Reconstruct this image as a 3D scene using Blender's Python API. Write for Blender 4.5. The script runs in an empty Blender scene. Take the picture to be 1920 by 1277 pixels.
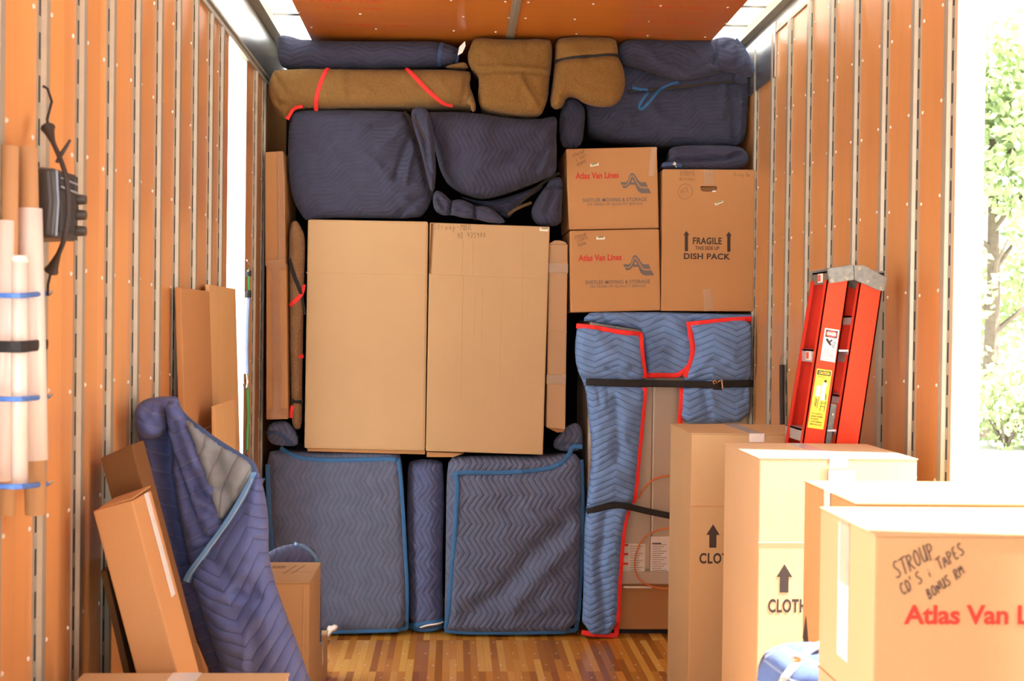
import bpy, bmesh, math, random
import numpy as np
from mathutils import Vector
from mathutils.geometry import delaunay_2d_cdt

random.seed(7)
rng = np.random.default_rng(11)
SC = bpy.context.scene
COL = SC.collection

# ------------------------------------------------------------------ camera
F, CX, CY = 2270.0, 960.0, 638.5
YAW, PITCH, ROLL = math.atan(110/2270), math.atan(26.5/2270), 0.013
CAM = np.array([0, 0, 1.575])
FW = np.array([math.sin(YAW)*math.cos(PITCH), math.cos(YAW)*math.cos(PITCH), -math.sin(PITCH)])
_r = np.cross(FW, [0, 0, 1]); _r /= np.linalg.norm(_r); _u = np.cross(_r, FW)
RI = _r*math.cos(ROLL)+_u*math.sin(ROLL)
UP = -_r*math.sin(ROLL)+_u*math.cos(ROLL)
cam_d = bpy.data.cameras.new('camera'); cam = bpy.data.objects.new('camera', cam_d); COL.objects.link(cam)
from mathutils import Matrix
M = Matrix(((RI[0], UP[0], -FW[0], CAM[0]), (RI[1], UP[1], -FW[1], CAM[1]), (RI[2], UP[2], -FW[2], CAM[2]), (0, 0, 0, 1)))
cam.matrix_world = M
cam_d.sensor_width = 36; cam_d.lens = 36*F/1920; cam_d.clip_start = .05; cam_d.clip_end = 300
cam_d.dof.use_dof = True; cam_d.dof.focus_distance = 5.6; cam_d.dof.aperture_fstop = 5.6
SC.camera = cam

def ray(px, py): return RI*(px-CX)/F - UP*(py-CY)/F + FW
def atY(px, py, Y): d = ray(px, py); return CAM + d*((Y)/d[1])
def atX(px, py, X): d = ray(px, py); return CAM + d*(X/d[0])
def atZ(px, py, Z): d = ray(px, py); return CAM + d*((Z-CAM[2])/d[2])

# ------------------------------------------------------------------ world, light, exposure
SC.view_settings.view_transform = 'Standard'; SC.view_settings.look = 'None'
SC.view_settings.gamma = 1; SC.view_settings.use_curve_mapping = False
SC.view_settings.exposure = -0.05
W = bpy.data.worlds.new('sky'); SC.world = W; W.use_nodes = True
nt = W.node_tree; bg = nt.nodes['Background']
tc = nt.nodes.new('ShaderNodeTexCoord'); sp = nt.nodes.new('ShaderNodeSeparateXYZ')
nt.links.new(tc.outputs['Generated'], sp.inputs[0])
rmp = nt.nodes.new('ShaderNodeValToRGB'); nt.links.new(sp.outputs['Z'], rmp.inputs['Fac'])
rmp.color_ramp.elements[0].position = 0.0; rmp.color_ramp.elements[0].color = (.96, .98, 1, 1)
rmp.color_ramp.elements[1].position = .8; rmp.color_ramp.elements[1].color = (.86, .93, 1, 1)
nt.links.new(rmp.outputs['Color'], bg.inputs['Color'])
bg.inputs['Strength'].default_value = 3.6

def portal(name, loc, rot, sx, sy):
    l = bpy.data.lights.new(name, 'AREA'); l.shape = 'RECTANGLE'; l.size = sx; l.size_y = sy
    l.cycles.is_portal = True
    o = bpy.data.objects.new(name, l); COL.objects.link(o); o.location = loc; o.rotation_euler = rot
XL, XR = -0.97, 1.53
YF, YB = 7.0, -1.6            # front bulkhead, rear end of the body
LD0, LD1 = 0.85, 2.44           # near left side door
RD0, RD1 = 1.95, 3.65          # right side door
DD0, DD1 = 5.22, 5.68         # far left side door
portal('daylight_rear', ((XL+XR)/2, YB, 1.5), (math.radians(90), 0, 0), 2.5, 3.05)
portal('daylight_right', (XR+.04, (RD0+RD1)/2, 1.45), (math.radians(90), 0, math.radians(90)), RD1-RD0, 2.95)
portal('daylight_left', (XL-.04, (LD0+LD1)/2, 1.45), (math.radians(90), 0, math.radians(-90)), LD1-LD0, 2.85)
portal('daylight_far_left', (XL-.04, (DD0+DD1)/2, 1.4), (math.radians(90), 0, math.radians(-90)), DD1-DD0, 2.8)

sun_d = bpy.data.lights.new('sun', 'SUN'); sun_d.energy = 36; sun_d.angle = math.radians(1.5); sun_d.color = (1, .98, .95)
sun = bpy.data.objects.new('sun', sun_d); COL.objects.link(sun)
_sd = Vector((-.55, .09, -.83)); sun.rotation_euler = _sd.to_track_quat('-Z', 'Y').to_euler()

# ------------------------------------------------------------------ materials
def mat(name):
    m = bpy.data.materials.new(name); m.use_nodes = True
    return m, m.node_tree, m.node_tree.nodes['Principled BSDF']
def N(nt, t, **kw):
    n = nt.nodes.new(t)
    for k, v in kw.items():
        if k in n.inputs: n.inputs[k].default_value = v
        else: setattr(n, k, v)
    return n
def L(nt, a, b): nt.links.new(a, b)
def math_n(nt, op, a, b=None, c=None):
    n = nt.nodes.new('ShaderNodeMath'); n.operation = op
    for i, v in enumerate((a, b, c)):
        if v is None: continue
        if isinstance(v, (int, float)): n.inputs[i].default_value = v
        else: nt.links.new(v, n.inputs[i])
    return n.outputs[0]
def mixc(nt, fac, a, b):
    n = nt.nodes.new('ShaderNodeMix'); n.data_type = 'RGBA'
    for s, v in ((n.inputs[0], fac), (n.inputs[6], a), (n.inputs[7], b)):
        if isinstance(v, (int, float)): s.default_value = v
        elif isinstance(v, tuple): s.default_value = (*v, 1)
        else: nt.links.new(v, s)
    return n.outputs[2]
def flat(name, col, rough=.6, metal=0.0, noise=.06, scale=40, spec=.5):
    m, nt, b = mat(name)
    tc = N(nt, 'ShaderNodeTexCoord'); nz = N(nt, 'ShaderNodeTexNoise', Scale=scale, Detail=3.0)
    L(nt, tc.outputs['Object'], nz.inputs['Vector'])
    c = mixc(nt, nz.outputs['Fac'], tuple(x*(1-noise*2) for x in col), tuple(min(1, x*(1+noise*2)) for x in col))
    L(nt, c, b.inputs['Base Color'])
    b.inputs['Roughness'].default_value = rough; b.inputs['Metallic'].default_value = metal
    b.inputs['Specular IOR Level'].default_value = spec
    return m
def kraft(name, col, vertical=True):
    m, nt, b = mat(name)
    tc = N(nt, 'ShaderNodeTexCoord')
    n1 = N(nt, 'ShaderNodeTexNoise', Scale=3.0, Detail=4.0); L(nt, tc.outputs['Object'], n1.inputs['Vector'])
    n2 = N(nt, 'ShaderNodeTexNoise', Scale=260.0, Detail=2.0); L(nt, tc.outputs['Object'], n2.inputs['Vector'])
    f = math_n(nt, 'ADD', math_n(nt, 'MULTIPLY', n1.outputs['Fac'], .6), math_n(nt, 'MULTIPLY', n2.outputs['Fac'], .4))
    c = mixc(nt, f, tuple(x*.86 for x in col), tuple(min(1, x*1.13) for x in col)); L(nt, c, b.inputs['Base Color'])
    mp = N(nt, 'ShaderNodeMapping'); L(nt, tc.outputs['Object'], mp.inputs['Vector'])
    mp.inputs['Scale'].default_value = (1, 1, .02) if vertical else (.02, .02, 1)
    wv = N(nt, 'ShaderNodeTexNoise', Scale=120.0); L(nt, mp.outputs[0], wv.inputs['Vector'])
    h = math_n(nt, 'ADD', math_n(nt, 'MULTIPLY', wv.outputs['Fac'], .5), math_n(nt, 'MULTIPLY', n1.outputs['Fac'], 6))
    bp = N(nt, 'ShaderNodeBump', Strength=.25, Distance=.003); L(nt, h, bp.inputs['Height']); L(nt, bp.outputs[0], b.inputs['Normal'])
    b.inputs['Roughness'].default_value = .75; b.inputs['Specular IOR Level'].default_value = .3
    return m
def quilt(name, col, thread, rot=0.0, p=.031, P=.15, k=.5, strength=.8, soft=.5, wob=.02, rough=.95):
    m, nt, b = mat(name)
    uv = N(nt, 'ShaderNodeUVMap'); uv.uv_map = 'uv'
    nz = N(nt, 'ShaderNodeTexNoise', Scale=4.0, Detail=2.0); L(nt, uv.outputs[0], nz.inputs['Vector'])
    va = nt.nodes.new('ShaderNodeVectorMath'); va.operation = 'MULTIPLY_ADD'
    L(nt, nz.outputs['Color'], va.inputs[0]); va.inputs[1].default_value = (wob, wob, 0); L(nt, uv.outputs[0], va.inputs[2])
    mp = N(nt, 'ShaderNodeMapping'); L(nt, va.outputs[0], mp.inputs['Vector']); mp.inputs['Rotation'].default_value = (0, 0, math.radians(rot))
    s = N(nt, 'ShaderNodeSeparateXYZ'); L(nt, mp.outputs[0], s.inputs[0])
    tri = math_n(nt, 'PINGPONG', math_n(nt, 'ADD', s.outputs[1], 50*P), P/2)
    v = math_n(nt, 'ADD', s.outputs[0], math_n(nt, 'MULTIPLY', tri, k))
    sn = math_n(nt, 'ABSOLUTE', math_n(nt, 'SINE', math_n(nt, 'MULTIPLY', v, math.pi/p)))
    h = math_n(nt, 'POWER', sn, soft)
    fz = N(nt, 'ShaderNodeTexNoise', Scale=300.0, Detail=2.0); L(nt, uv.outputs[0], fz.inputs['Vector'])
    lump = N(nt, 'ShaderNodeTexNoise', Scale=18.0, Detail=3.0); L(nt, uv.outputs[0], lump.inputs['Vector'])
    hh = math_n(nt, 'ADD', h, math_n(nt, 'ADD', math_n(nt, 'MULTIPLY', fz.outputs['Fac'], .12), math_n(nt, 'MULTIPLY', lump.outputs['Fac'], .8)))
    bp = N(nt, 'ShaderNodeBump', Strength=strength, Distance=.007); L(nt, hh, bp.inputs['Height']); L(nt, bp.outputs[0], b.inputs['Normal'])
    base = mixc(nt, lump.outputs['Fac'], tuple(x*.8 for x in col), tuple(x*1.2 for x in col))
    st = math_n(nt, 'LESS_THAN', sn, .16)
    L(nt, mixc(nt, math_n(nt, 'MULTIPLY', st, .55), base, thread), b.inputs['Base Color'])
    b.inputs['Roughness'].default_value = rough; b.inputs['Specular IOR Level'].default_value = .15
    b.inputs['Sheen Weight'].default_value = .06; b.inputs['Sheen Roughness'].default_value = .5
    return m
def felt(name, col):
    m, nt, b = mat(name)
    uv = N(nt, 'ShaderNodeUVMap'); uv.uv_map = 'uv'
    w = N(nt, 'ShaderNodeTexWave', Scale=14.0, Distortion=18.0, Detail=3.0); w.inputs['Detail Scale'].default_value = 2.0
    L(nt, uv.outputs[0], w.inputs['Vector'])
    f = N(nt, 'ShaderNodeTexNoise', Scale=150.0, Detail=4.0); L(nt, uv.outputs[0], f.inputs['Vector'])
    fac = math_n(nt, 'ADD', math_n(nt, 'MULTIPLY', w.outputs['Fac'], .14), math_n(nt, 'MULTIPLY', f.outputs['Fac'], .86))
    L(nt, mixc(nt, fac, tuple(x*.6 for x in col), tuple(x*1.4 for x in col)), b.inputs['Base Color'])
    bp = N(nt, 'ShaderNodeBump', Strength=.7, Distance=.006); L(nt, fac, bp.inputs['Height']); L(nt, bp.outputs[0], b.inputs['Normal'])
    b.inputs['Roughness'].default_value = 1; b.inputs['Specular IOR Level'].default_value = .1; b.inputs['Sheen Weight'].default_value = .08
    return m
def ply(name, col, axis='Z', rough=.3, dark=.75, sheet=None):
    m, nt, b = mat(name)
    tc = N(nt, 'ShaderNodeTexCoord'); mp = N(nt, 'ShaderNodeMapping'); L(nt, tc.outputs['Object'], mp.inputs['Vector'])
    mp.inputs['Scale'].default_value = {'Z': (6, 6, .5), 'Y': (6, .5, 6), 'X': (.5, 6, 6)}[axis]
    n1 = N(nt, 'ShaderNodeTexNoise', Scale=2.2, Detail=6.0, Distortion=.6); L(nt, mp.outputs[0], n1.inputs['Vector'])
    mp2 = N(nt, 'ShaderNodeMapping'); L(nt, tc.outputs['Object'], mp2.inputs['Vector'])
    mp2.inputs['Scale'].default_value = {'Z': (40, 40, 1.5), 'Y': (40, 1.5, 40), 'X': (1.5, 40, 40)}[axis]
    n2 = N(nt, 'ShaderNodeTexNoise', Scale=5.0, Detail=3.0); L(nt, mp2.outputs[0], n2.inputs['Vector'])
    fac = math_n(nt, 'ADD', math_n(nt, 'MULTIPLY', n1.outputs['Fac'], .65), math_n(nt, 'MULTIPLY', n2.outputs['Fac'], .35))
    if sheet:
        s = N(nt, 'ShaderNodeSeparateXYZ'); L(nt, tc.outputs['Object'], s.inputs[0])
        fl = math_n(nt, 'FLOOR', math_n(nt, 'DIVIDE', math_n(nt, 'SUBTRACT', s.outputs[1], sheet[0]), sheet[1]))
        wn = N(nt, 'ShaderNodeTexWhiteNoise'); wn.noise_dimensions = '1D'; L(nt, fl, wn.inputs['W'])
        fac = math_n(nt, 'ADD', math_n(nt, 'MULTIPLY', fac, .7), math_n(nt, 'MULTIPLY', wn.outputs['Value'], .3))
    L(nt, mixc(nt, fac, tuple(x*dark for x in col), tuple(min(1, x*1.2) for x in col)), b.inputs['Base Color'])
    b.inputs['Roughness'].default_value = rough; b.inputs['Specular IOR Level'].default_value = .5
    return m
def floor_mat():
    m, nt, b = mat('varnished_hardwood_strips')
    tc = N(nt, 'ShaderNodeTexCoord'); mp = N(nt, 'ShaderNodeMapping'); L(nt, tc.outputs['Object'], mp.inputs['Vector'])
    mp.inputs['Rotation'].default_value = (0, 0, math.radians(90))
    br = N(nt, 'ShaderNodeTexBrick'); L(nt, mp.outputs[0], br.inputs['Vector'])
    br.inputs['Color1'].default_value = (0, 0, 0, 1); br.inputs['Color2'].default_value = (1, 1, 1, 1); br.inputs['Mortar'].default_value = (.3, .3, .3, 1)
    br.inputs['Scale'].default_value = 1; br.inputs['Brick Width'].default_value = .55; br.inputs['Row Height'].default_value = .033
    br.inputs['Mortar Size'].default_value = .0006; br.offset = .37; br.offset_frequency = 3
    cr = N(nt, 'ShaderNodeValToRGB'); L(nt, br.outputs['Color'], cr.inputs['Fac'])
    e = cr.color_ramp.elements; e[0].color = (.34, .115, .016, 1); e[1].color = (.92, .53, .11, 1); e.new(.5).color = (.70, .30, .038, 1)
    mp2 = N(nt, 'ShaderNodeMapping'); L(nt, tc.outputs['Object'], mp2.inputs['Vector']); mp2.inputs['Scale'].default_value = (60, 2.5, 60)
    n2 = N(nt, 'ShaderNodeTexNoise', Scale=3.0, Detail=4.0); L(nt, mp2.outputs[0], n2.inputs['Vector'])
    mx = nt.nodes.new('ShaderNodeMix'); mx.data_type = 'RGBA'; mx.blend_type = 'MULTIPLY'; mx.inputs[0].default_value = .3
    L(nt, cr.outputs['Color'], mx.inputs[6]); L(nt, n2.outputs['Color'], mx.inputs[7]); L(nt, mx.outputs[2], b.inputs['Base Color'])
    b.inputs['Roughness'].default_value = .22
    return m
def translucent_roof():
    m, nt, b = mat('white_translucent_fibreglass'); nt.nodes.remove(b)
    t = N(nt, 'ShaderNodeBsdfTranslucent'); t.inputs['Color'].default_value = (.8, .8, .78, 1)
    d = N(nt, 'ShaderNodeBsdfDiffuse'); d.inputs['Color'].default_value = (.8, .8, .78, 1)
    x = N(nt, 'ShaderNodeMixShader', Fac=.25); L(nt, t.outputs[0], x.inputs[1]); L(nt, d.outputs[0], x.inputs[2])
    L(nt, x.outputs[0], nt.nodes['Material Output'].inputs['Surface'])
    return m
def clear_tape(name, col=(.8, .68, .52), a=.45, rough=.18):
    m, nt, b = mat(name)
    tc = N(nt, 'ShaderNodeTexCoord'); nz = N(nt, 'ShaderNodeTexNoise', Scale=45.0, Detail=3.0); L(nt, tc.outputs['Object'], nz.inputs['Vector'])
    L(nt, mixc(nt, nz.outputs['Fac'], tuple(x*.9 for x in col), col), b.inputs['Base Color'])
    b.inputs['Alpha'].default_value = a; b.inputs['Roughness'].default_value = rough
    bp = N(nt, 'ShaderNodeBump', Strength=.3, Distance=.002); L(nt, nz.outputs['Fac'], bp.inputs['Height']); L(nt, bp.outputs[0], b.inputs['Normal'])
    return m
def leaf_mat(name, col):
    m, nt, b = mat(name)
    oi = N(nt, 'ShaderNodeTexCoord'); nz = N(nt, 'ShaderNodeTexNoise', Scale=.9, Detail=2.0); L(nt, oi.outputs['Object'], nz.inputs['Vector'])
    L(nt, mixc(nt, nz.outputs['Fac'], tuple(x*.55 for x in col), tuple(min(1, x*1.4) for x in col)), b.inputs['Base Color'])
    b.inputs['Roughness'].default_value = .55
    return m

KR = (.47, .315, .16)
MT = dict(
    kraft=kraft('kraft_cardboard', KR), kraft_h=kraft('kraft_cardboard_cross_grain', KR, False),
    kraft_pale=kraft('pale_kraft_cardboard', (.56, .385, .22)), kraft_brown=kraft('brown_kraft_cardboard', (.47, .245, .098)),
    kraft_dark=kraft('worn_brown_cardboard', (.15, .066, .018)),
    wall=ply('varnished_plywood_wall', (.60, .275, .095), 'Z', .28, .72, (3.66-.305*20, .305)),
    ceil=ply('varnished_plywood_ceiling', (.50, .15, .022), 'X', .3, .8),
    board=ply('bare_plywood', (.66, .42, .18), 'Z', .5, .85), gap_shade=flat('bulkhead_gap_shade', (.012, .009, .008), 1, 0, .1, 8, .02),  # bulkhead near black: shade of the stack's gaps put into its colour
    floor=floor_mat(), roof=translucent_roof(),
    steel=flat('galvanised_steel', (.40, .37, .29), .5, .6, .05, 30), alu=flat('mill_aluminium', (.62, .60, .55), .25, .95, .06, 12),
    slot=flat('slot_shadow_gap', (.03, .03, .028), .9), rivet=flat('white_rivet', (.70, .66, .58), .4),
    white=flat('white_painted_aluminium', (.85, .86, .86), .4), black=flat('black_webbing', (.012, .011, .011), .8),
    olive=flat('olive_brown_webbing', (.05, .035, .018), .85), rubber=flat('black_rubber', (.022, .015, .012), .6),
    tape=clear_tape('clear_packing_tape', (.72, .56, .38), .35), tape_b=clear_tape('glossy_brown_tape', (.55, .30, .15), .55, .15), tape_w=clear_tape('glare_white_tape', (.9, .88, .84), .75, .12),  # tape_w: clear tape whitened, its glare put into the colour
    ink=flat('dark_brown_print', (.035, .022, .018), .7), red=flat('red_print', (.52, .035, .02), .7), grey=flat('grey_logo_print', (.15, .125, .11), .7),
    pen=flat('marker_ink', (.08, .05, .04), .7), pen_l=flat('faded_marker_ink', (.22, .12, .06), .7), pinkink=flat('faint_red_print', (.55, .25, .16), .7),
    sticker=flat('pale_sticker', (.75, .72, .58), .4), green=flat('green_print', (.12, .22, .08), .6), paper=flat('white_paper', (.85, .83, .78), .8),
    navy=quilt('shaded_navy_quilted_cloth', (.044, .050, .088), (.085, .06, .085), rot=90, p=.024, P=.2, k=.35, strength=.55, wob=.05), navy_v=quilt('shaded_navy_quilted_cloth_upright', (.042, .047, .082), (.085, .055, .08), rot=0, p=.026, P=.19, k=.55, strength=.55, wob=.04),  # navy cloths: the slate cloth darkened, upper-stack shade put into the colour
    navy_d=quilt('shaded_navy_quilted_cloth_diagonal', (.045, .052, .090), (.08, .06, .085), rot=66, p=.024, P=.2, k=.4, strength=.5, wob=.06),
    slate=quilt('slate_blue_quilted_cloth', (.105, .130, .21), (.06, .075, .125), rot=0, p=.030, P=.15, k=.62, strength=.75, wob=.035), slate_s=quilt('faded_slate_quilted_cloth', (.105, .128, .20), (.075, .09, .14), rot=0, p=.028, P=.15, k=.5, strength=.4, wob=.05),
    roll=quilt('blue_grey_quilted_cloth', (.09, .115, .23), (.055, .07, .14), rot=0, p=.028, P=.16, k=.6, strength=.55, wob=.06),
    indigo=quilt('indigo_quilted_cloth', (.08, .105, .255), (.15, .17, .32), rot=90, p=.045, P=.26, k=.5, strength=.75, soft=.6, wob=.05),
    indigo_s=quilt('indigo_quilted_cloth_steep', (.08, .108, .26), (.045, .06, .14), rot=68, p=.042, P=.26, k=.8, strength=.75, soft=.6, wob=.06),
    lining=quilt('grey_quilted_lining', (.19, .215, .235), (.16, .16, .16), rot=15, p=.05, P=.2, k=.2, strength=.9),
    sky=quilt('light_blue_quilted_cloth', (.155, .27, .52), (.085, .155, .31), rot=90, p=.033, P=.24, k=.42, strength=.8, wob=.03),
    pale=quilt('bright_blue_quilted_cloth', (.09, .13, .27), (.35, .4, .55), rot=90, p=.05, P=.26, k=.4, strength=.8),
    felt=felt('brown_felt_padding', (.225, .125, .04)), felt2=felt('golden_brown_felt_padding', (.215, .115, .032)), felt3=felt('dull_brown_felt_padding', (.24, .135, .062)),
    bind_b=flat('blue_binding_tape', (.025, .125, .30), .75), bind_db=flat('deep_blue_binding_tape', (.03, .065, .16), .75), bind_lb=flat('sky_blue_binding_tape', (.13, .29, .52), .7),
    bind_r=flat('red_binding_tape', (.80, .03, .025), .7), bind_rb=flat('bright_red_binding_tape', (.85, .025, .02), .7),
    fibre=flat('red_fibreglass', (.70, .042, .009), .6, 0, .04, 40, .25), fibre_d=flat('red_fibreglass_channel', (.62, .025, .007), .6, 0, .04, 40, .25),
    cast=flat('scuffed_grey_casting', (.17, .16, .135), .5, .4, .25, 60), tread=flat('grey_aluminium_tread', (.46, .46, .47), .4, .4),
    yellow=flat('yellow_label', (.85, .66, .03), .5), lab_w=flat('white_label', (.86, .84, .78), .5), lab_r=flat('red_label_ink', (.70, .06, .04), .5),
    enamel=flat('beige_enamel_panel', (.52, .45, .35), .3, .0, .03, 4), enamel_d=flat('dull_beige_print', (.30, .25, .19), .4), cream=flat('cream_strip', (.8, .76, .66), .3),  # enamel_d: dull beige ink of the label text lines
    orange=flat('orange_cord', (.72, .20, .045), .5), copper=flat('brass_buckle', (.72, .42, .22), .3, .8),
    plastic=flat('charcoal_plastic', (.045, .04, .036), .42), plastic_d=flat('black_plastic_grille', (.02, .02, .02), .6), trimgrey=flat('grey_blue_plastic_trim', (.22, .25, .30), .35),
    tube=kraft('brown_cardboard_tube', (.45, .26, .12)), wrap=flat('white_stretch_wrap', (.72, .62, .56), .25, 0, .04, 14), wrap2=flat('milky_plastic_sheet', (.64, .55, .48), .2, 0, .04, 14),
    bluecord=flat('blue_elastic_cord', (.06, .17, .50), .6), greencord=flat('green_elastic_cord', (.05, .45, .12), .6), lilac=flat('pale_blue_elastic_cord', (.28, .42, .70), .5),
    chrome=flat('bright_chrome', (.75, .74, .70), .12, 1.0), leaf=leaf_mat('tree_leaves', (.42, .52, .24)), leaf2=leaf_mat('shrub_leaves', (.46, .54, .27)), bark=flat('tree_bark', (.16, .12, .09), .9, 0, .2, 9),
    ground=flat('pale_concrete', (.62, .61, .58), .9, 0, .05, .6), bluepole=flat('pale_blue_paint', (.22, .42, .62), .5),
)

# ------------------------------------------------------------------ mesh helpers
class MB:
    def __init__(s): s.v = []; s.f = []; s.m = []; s.uv = None; s.bev = 0
    def add(s, verts, faces, mi=0):
        b = len(s.v); s.v += [tuple(map(float, p)) for p in verts]
        s.f += [tuple(b+i for i in f) for f in faces]; s.m += [mi]*len(faces); return s
    def hexa(s, p, mi=0):   # p: bottom 4 then top 4, both the same turn
        return s.add(p, [(3, 2, 1, 0), (4, 5, 6, 7), (0, 1, 5, 4), (1, 2, 6, 5), (2, 3, 7, 6), (3, 0, 4, 7)], mi)
    def box(s, x0, x1, y0, y1, z0, z1, mi=0):
        return s.hexa([(x0, y0, z0), (x1, y0, z0), (x1, y1, z0), (x0, y1, z0), (x0, y0, z1), (x1, y0, z1), (x1, y1, z1), (x0, y1, z1)], mi)
    def prism(s, poly, d, mi=0):   # poly: planar 3D points, d: extrusion vector
        n = len(poly); poly = [np.array(p, float) for p in poly]; d = np.array(d, float)
        nrm = sum((np.cross(poly[i]-poly[0], poly[(i+1) % n]-poly[0]) for i in range(1, n-1)), np.zeros(3))
        if nrm@d > 0: poly = poly[::-1]
        v = poly+[p+d for p in poly]
        return s.add(v, [tuple(range(n)), tuple(range(2*n-1, n-1, -1))]+[(i, i+n, (i+1) % n+n, (i+1) % n) for i in range(n)], mi)
    def tube(s, pts, r, n=8, mi=0, caps=True, flat=None):
        pts = [np.array(p, float) for p in pts]; K = len(pts)
        rs = r if hasattr(r, '__len__') else [r]*K
        ref = None; rings = []
        for i in range(K):
            t = pts[min(i+1, K-1)]-pts[max(i-1, 0)]; t /= max(np.linalg.norm(t), 1e-9)
            if ref is None: ref = np.array([0, 0, 1.]) if abs(t[2]) < .9 else np.array([1., 0, 0])
            a = ref-t*(ref@t); a /= max(np.linalg.norm(a), 1e-9); ref = a; b = np.cross(t, a)
            rings.append([pts[i]+rs[i]*(math.cos(q)*a+math.sin(q)*b) for q in (2*math.pi*j/n for j in range(n))])
        v = [p for rg in rings for p in rg]
        f = [(i*n+j, i*n+(j+1) % n, (i+1)*n+(j+1) % n, (i+1)*n+j) for i in range(K-1) for j in range(n)]
        if caps: f += [tuple(range(n-1, -1, -1)), tuple(range((K-1)*n, K*n))]
        return s.add(v, f, mi)
    def strap(s, pts, w, t, normal=(0, -1, 0), mi=0):   # soft flat band: elliptical-section strip lying across `normal`
        pts = [np.array(p, float) for p in pts]; K = len(pts); n = 8; rings = []
        nm = normal if hasattr(normal[0], '__len__') else [normal]*K
        ws = w if hasattr(w, '__len__') else [w]*K
        for i in range(K):
            tt = pts[min(i+1, K-1)]-pts[max(i-1, 0)]; tt /= max(np.linalg.norm(tt), 1e-9)
            a = np.cross(tt, np.array(nm[i], float)); a /= max(np.linalg.norm(a), 1e-9); b = np.cross(a, tt)
            sec = [(-.5, 0), (-.42, .7), (-.15, 1), (.15, 1), (.42, .7), (.5, 0), (.4, -.6), (-.4, -.6)]
            rings.append([pts[i]+a*x*ws[i]+b*y*t for x, y in sec])
        v = [p for rg in rings for p in rg]
        f = [(i*n+j, i*n+(j+1) % n, (i+1)*n+(j+1) % n, (i+1)*n+j) for i in range(K-1) for j in range(n)]
        f += [tuple(range(n-1, -1, -1)), tuple(range((K-1)*n, K*n))]
        return s.add(v, f, mi)
    def disc(s, c, r, nrm, h=.002, n=10, mi=0):
        c = np.array(c, float); nrm = np.array(nrm, float)
        a = np.cross(nrm, [0, 0, 1.]) if abs(nrm[2]) < .9 else np.cross(nrm, [1., 0, 0]); a /= np.linalg.norm(a); b = np.cross(nrm, a)
        v = [c+r*(math.cos(q)*a+math.sin(q)*b) for q in (2*math.pi*j/n for j in range(n))]
        v2 = [p+nrm*h-(p-c)*.35 for p in v]
        return s.add(v+v2, [tuple(range(n, 2*n))]+[(j, (j+1) % n, n+(j+1) % n, n+j) for j in range(n)], mi)
    def ball(s, c, r, mi=0, n=10):
        c = np.array(c, float); r = np.array(r if hasattr(r, '__len__') else (r, r, r), float)
        v = [c+r*(0, 0, 1)]; 
        for i in range(1, n//2):
            ph = math.pi*i/(n//2)
            v += [c+r*(math.sin(ph)*math.cos(2*math.pi*j/n), math.sin(ph)*math.sin(2*math.pi*j/n), math.cos(ph)) for j in range(n)]
        v.append(c-r*(0, 0, 1)); R_ = n//2-1
        f = [(0, 1+j, 1+(j+1) % n) for j in range(n)]
        f += [(1+i*n+j, 1+(i+1)*n+j, 1+(i+1)*n+(j+1) % n, 1+i*n+(j+1) % n) for i in range(R_-1) for j in range(n)]
        e = len(v)-1; f += [(e, 1+(R_-1)*n+(j+1) % n, 1+(R_-1)*n+j) for j in range(n)]
        return s.add(v, f, mi)
    def build(s, name, mats, parent=None, loc=(0, 0, 0), smooth=False, bevel=0, label=None):
        me = bpy.data.meshes.new(name)
        lo = np.array(loc, float)
        me.from_pydata([tuple(np.array(p)-lo) for p in s.v], [], s.f)
        for m in (mats if isinstance(mats, (list, tuple)) else [mats]): me.materials.append(MT[m])
        me.polygons.foreach_set('material_index', s.m)
        if s.uv is not None:
            ul = me.uv_layers.new(name='uv'); idx = np.empty(len(me.loops), int); me.loops.foreach_get('vertex_index', idx)
            ul.data.foreach_set('uv', np.array(s.uv, float)[idx].ravel())
        bm = bmesh.new(); bm.from_mesh(me)
        if s.uv is None: bmesh.ops.recalc_face_normals(bm, faces=bm.faces)
        if bevel:
            ed = [e for e in bm.edges if len(e.link_faces) == 2 and e.calc_face_angle(0) > .5]
            bmesh.ops.bevel(bm, geom=ed, offset=bevel, segments=2, profile=.6, affect='EDGES', clamp_overlap=True)
        bm.to_mesh(me); bm.free()
        if smooth: me.polygons.foreach_set('use_smooth', [True]*len(me.polygons))
        o = bpy.data.objects.new(name, me); COL.objects.link(o); o.location = lo
        if parent is not None:
            o.parent = parent; o.location = lo-np.array(parent_loc(parent))
        if label: o['label'] = label
        return o
def parent_loc(o):
    p = np.array(o.location)
    while o.parent: o = o.parent; p = p+np.array(o.location)
    return p
def thing(name, label, cat, loc, group=None):
    o = bpy.data.objects.new(name, None); COL.objects.link(o); o.location = loc; o.empty_display_size = .1
    o['label'] = label; o['category'] = cat
    if group: o['group'] = group
    return o
def tag(o, label, cat, group=None):
    o['label'] = label; o['category'] = cat
    if group: o['group'] = group
    return o
def struct(o): o['kind'] = 'structure'; return o
SUB = {'sticker_print': ('sticker',), 'sticker_emblem': ('maker_sticker',), 'danger_header': ('danger_label',), 'danger_ellipse': ('danger_label',), 'danger_word': ('danger_label',),
       'falling_figure': ('danger_label',), 'caution_header': ('caution_label',), 'caution_word': ('caution_label',), 'climbing_figure': ('caution_label',), 'red_label_mark': ('label_sheet',),
       'label_heading': ('label_sheet',), 'label_text_lines': ('label_sheet', 'danger_label', 'caution_label'), 'binding_stitch': ('binding',), 'white_stripe': ('binding',), 'end_cap': ('plastic_tube',)}
MADE = {}
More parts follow.
